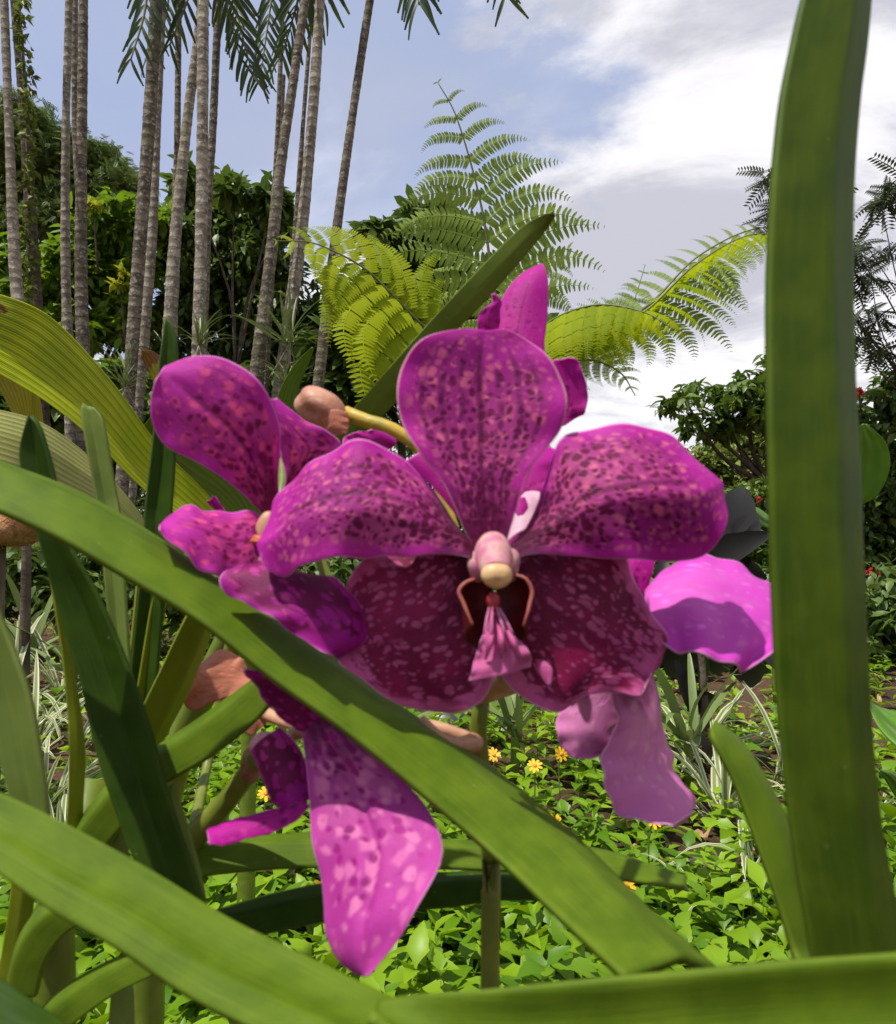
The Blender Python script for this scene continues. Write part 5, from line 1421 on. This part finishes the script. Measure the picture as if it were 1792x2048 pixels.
# ---------------------------------------------------------------- drooping flower at lower left
f3 = thing('orchid_flower', P(580, 1470, 0.165), 'drooping orchid flower at lower left with one long blotched petal hanging', 'flower', 'orchid flowers of the spray')
blade('petal', M_HANG, [(600, 1400), (606, 1480), (618, 1560), (628, 1660), (640, 1740), (638, 1800), (645, 1860), (668, 1912), (702, 1944), (732, 1952)],
      [(660, 1400), (720, 1480), (790, 1545), (848, 1606), (874, 1660), (878, 1712), (862, 1772), (834, 1828), (800, 1880), (740, 1952)], (0.157, 0.147, 0.135, 0.127, 0.124), (0.004, -0.001), cup=0.10, ruffle=0.04, freq=1.6, nu=64, nv=41, parent=f3, seed=21, wob=0.015, crease=0.06, label='long blotched petal hanging down')
blade('petal', M_PLUM, [(595, 1460), (545, 1420), (510, 1370), (490, 1345), (486, 1338)], [(680, 1450), (640, 1400), (590, 1370), (540, 1350), (492, 1337)], (0.158, 0.150), (0, 0), cup=0.15, ruffle=0.06, nu=40, nv=25, parent=f3, seed=22)
blade('lip', M_PLUM, [(505, 1500), (530, 1560), (545, 1600), (570, 1620)], [(560, 1455), (600, 1500), (618, 1560), (618, 1600)], (0.164, 0.158), (0, 0), cup=0.30, nu=30, nv=21, parent=f3, seed=23, thick=0.001)
blob('column', P(528, 1492, 0.166), (0.0036, 0.003, 0.003), M_COLUMN, f3, None, 0.08, 15)
blade('lateral_sepal', M_BRIGHT, [(618, 1580), (580, 1612), (520, 1625), (470, 1640), (425, 1654), (414, 1664)], [(618, 1615), (580, 1650), (520, 1672), (470, 1684), (440, 1692), (418, 1690)], (0.158, 0.152, 0.150), (0.002, -0.003), cup=0.22, ruffle=0.05, nu=40, nv=21, parent=f3, seed=24, label='small folded sepal pointing left')
tube('pedicel', [P(580, 1470, 0.17), P(700, 1440, 0.178), P(850, 1450, 0.172), P(950, 1480, 0.170)], [0.0018, 0.0016], M_PEDICEL, f3, n=8, res=16)

# ---------------------------------------------------------------- flower behind on the right
f4 = thing('orchid_flower', P(1260, 1260, 0.185), 'orchid flower behind at right showing pale lilac petals turned away', 'flower', 'orchid flowers of the spray')
blade('petal', M_PALE, [(1290, 1230), (1318, 1280), (1345, 1296), (1370, 1292), (1400, 1318), (1440, 1338), (1478, 1340), (1520, 1322), (1550, 1300)], [(1290, 1200), (1316, 1180), (1318, 1140), (1345, 1124), (1400, 1118), (1450, 1118), (1500, 1132), (1530, 1160), (1552, 1230)],
      (0.176, 0.168, 0.170), (-0.020, 0.014), cup=0.10, ruffle=0.04, freq=1.8, nu=50, nv=37, parent=f4, seed=31, wob=0.012, label='pale lilac petal lit by the sun at right')
blade('petal', M_PALE, [(1280, 1290), (1300, 1270), (1304, 1240), (1315, 1222), (1322, 1221)], [(1310, 1300), (1322, 1275), (1332, 1250), (1338, 1235), (1330, 1222)], (0.172, 0.166), (0, 0), cup=0.3, nu=24, nv=15, parent=f4, seed=32, label='curled petal edge')
blade('lateral_sepal', M_MAUVE, [(1180, 1330), (1150, 1385), (1118, 1430), (1112, 1470), (1135, 1505), (1170, 1520), (1200, 1512)], [(1260, 1330), (1262, 1390), (1255, 1430), (1245, 1470), (1232, 1500), (1215, 1515), (1203, 1514)], (0.180, 0.172), (-0.002, 0.002), cup=0.14, ruffle=0.04, nu=40, nv=25, parent=f4, seed=33, label='rounded mauve lower petal')
blade('lateral_sepal', M_MAUVE, [(1210, 1340), (1222, 1400), (1226, 1460), (1212, 1510), (1200, 1560), (1225, 1605), (1265, 1632), (1310, 1648), (1345, 1652)], [(1300, 1340), (1318, 1400), (1322, 1450), (1332, 1500), (1350, 1550), (1372, 1585), (1384, 1610), (1376, 1638), (1350, 1653)], (0.180, 0.172, 0.165), (-0.010, 0.012), cup=0.18, ruffle=0.03, nu=50, nv=31, parent=f4, seed=34, wob=0.015, label='long mauve petal hanging at lower right')
blade('petal', M_BRIGHT, [(1225, 1160), (1235, 1130), (1250, 1118), (1268, 1112)], [(1290, 1195), (1300, 1160), (1308, 1130), (1310, 1112)], (0.182, 0.186), (0, 0), cup=0.1, nu=24, nv=19, parent=f4, seed=35)
blob('column', P(1262, 1265, 0.186), (0.004, 0.004, 0.005), M_COLUMN, f4, None, 0.06, 17)
tube('pedicel', [P(1262, 1265, 0.188), P(1150, 1330, 0.185), P(1040, 1370, 0.178), P(965, 1395, 0.168)], [0.0017, 0.0018], M_PEDICEL, f4, n=8, res=16)

# ---------------------------------------------------------------- topmost flower, turned away
f5 = thing('orchid_flower', P(1060, 950, 0.195), 'topmost orchid flower turned away behind the main flower', 'flower', 'orchid flowers of the spray')
blade('petal', M_BRIGHT, [(1010, 800), (985, 700), (990, 640), (1005, 595), (1030, 560), (1060, 538), (1082, 531)], [(1110, 800), (1090, 700), (1092, 660), (1095, 620), (1096, 575), (1093, 545), (1088, 532)], (0.195, 0.200, 0.204), (0.004, 0), cup=0.16, nu=44, nv=25, parent=f5, seed=41, wob=0.01, label='upright folded petal above the main flower')
blade('petal', M_BRIGHT, [(985, 720), (962, 680), (955, 645), (965, 620), (985, 605), (983, 588)], [(1000, 700), (998, 660), (1000, 640), (1000, 620), (1004, 605), (990, 587)], (0.193, 0.190), (0, 0), cup=0.2, ruffle=0.12, freq=2.0, nu=30, nv=17, parent=f5, seed=42, label='small curled petal')
blade('petal', M_BRIGHT, [(1090, 880), (1100, 840), (1108, 780), (1105, 730), (1112, 718)], [(1130, 850), (1160, 832), (1172, 824), (1174, 780), (1158, 724), (1136, 715)], (0.195, 0.192), (0, -0.004), cup=0.12, ruffle=0.05, freq=2.0, nu=34, nv=23, parent=f5, seed=43, wob=0.01, label='dark magenta petal right of the main sepal')
blade('petal', M_BRIGHT, [(1010, 1100), (1000, 1040), (1005, 980), (1020, 930), (1045, 900)], [(1070, 1080), (1085, 1020), (1100, 960), (1112, 920), (1110, 895)], (0.175, 0.188), (0, 0), cup=0.1, ruffle=0.05, nu=34, nv=23, parent=f5, seed=44)
blade('lip', M_WHITISH, [(1015, 1085), (1022, 1050), (1030, 1010), (1050, 985)], [(1050, 1060), (1066, 1030), (1078, 1000), (1080, 985)], (0.170, 0.178), (0, 0), cup=0.1, nu=24, nv=17, parent=f5, seed=45, label='whitish lip seen through the gap')
blade('side_lobe', M_BRIGHT, [(1030, 1000), (1028, 1020), (1036, 1032)], [(1050, 995), (1056, 1015), (1046, 1030)], (0.168, 0.165), (0, 0), cup=0.2, nu=16, nv=11, parent=f5)
blade('petal', M_BRIGHT, [(950, 1080), (920, 1040), (880, 990), (850, 960), (800, 930)], [(965, 1060), (925, 1000), (905, 960), (890, 930), (850, 900)], (0.168, 0.175), (0, 0), cup=0.1, nu=30, nv=19, parent=f5, seed=46)
tube('pedicel', [P(1075, 960, 0.190), P(1085, 925, 0.196), P(1092, 915, 0.21), P(1060, 1200, 0.19), P(970, 1385, 0.168)], [0.0016, 0.0018], M_KNOB, f5, n=8, res=20)

# ---------------------------------------------------------------- withered blooms
w1 = thing('withered_flower', P(645, 830, 0.205), 'brown withered bloom on a yellow stalk above the left petals', 'flower', 'withered orchid blooms')
blob('bloom', P(642, 815, 0.203), (0.0082, 0.006, 0.0058), M_BUD, w1, [[0.93, 0, -0.36], [0, 1, 0], [0.36, 0, 0.93]], 0.10, 31, 24, 30, dent=[((-0.2, -1, -0.7), 0.25, 0.05)])
blade('shrivelled_petal', M_FADED, [(640, 830), (650, 855), (668, 872), (685, 868)], [(695, 825), (698, 845), (696, 860), (690, 870)], (0.200, 0.197), (0, 0), cup=0.35, ruffle=0.08, nu=24, nv=17, parent=w1, seed=51)
tube('stalk', [P(690, 826, 0.204), P(735, 843, 0.202), P(790, 862, 0.200), P(860, 930, 0.198), P(950, 1200, 0.185), P(966, 1385, 0.168)], [0.0022, 0.0016, 0.0015], M_YELLOW, w1, n=10, res=26)
w2 = thing('withered_flower', P(480, 1400, 0.24), 'pinkish brown withered bloom below the diagonal leaf at left', 'flower', 'withered orchid blooms')
blade('shrivelled_petal', M_FADED, [(370, 1355), (366, 1382), (370, 1410), (392, 1420), (440, 1400), (500, 1380)], [(395, 1335), (430, 1305), (450, 1300), (480, 1315), (495, 1340), (510, 1360)], (0.235, 0.24), (-0.004, 0.006), cup=0.18, ruffle=0.04, nu=36, nv=25, parent=w2, seed=52, wob=0.03)
blade('shrivelled_petal', M_FADED, [(490, 1420), (480, 1450), (500, 1470), (530, 1450)], [(515, 1410), (540, 1420), (550, 1430), (540, 1445)], (0.24, 0.235), (0, 0), cup=0.2, nu=24, nv=17, parent=w2, seed=53, wob=0.03)
tube('stalk', [P(490, 1400, 0.242), P(560, 1440, 0.23), P(700, 1470, 0.20), P(940, 1490, 0.172)], [0.0022, 0.0016], M_PEDICEL, w2, n=8, res=16)
bud = thing('orchid_bud', P(435, 1030, 0.25), 'tiny twisted magenta petal tip above the left flower', 'flower')
blade('petal', M_BRIGHT, [(445, 1050), (432, 1022), (418, 1008), (414, 1002)], [(470, 1050), (446, 1015), (432, 995), (424, 990)], (0.25, 0.245), (0, 0), cup=0.35, ruffle=0.15, nu=24, nv=15, parent=bud, seed=61)
tube('stalk', [P(457, 1045, 0.25), P(470, 1200, 0.26), P(420, 1500, 0.25), P(380, 1690, 0.205)], [0.0016, 0.0018], M_STALK, bud, n=8, res=16)

bpy.context.view_layer.update()
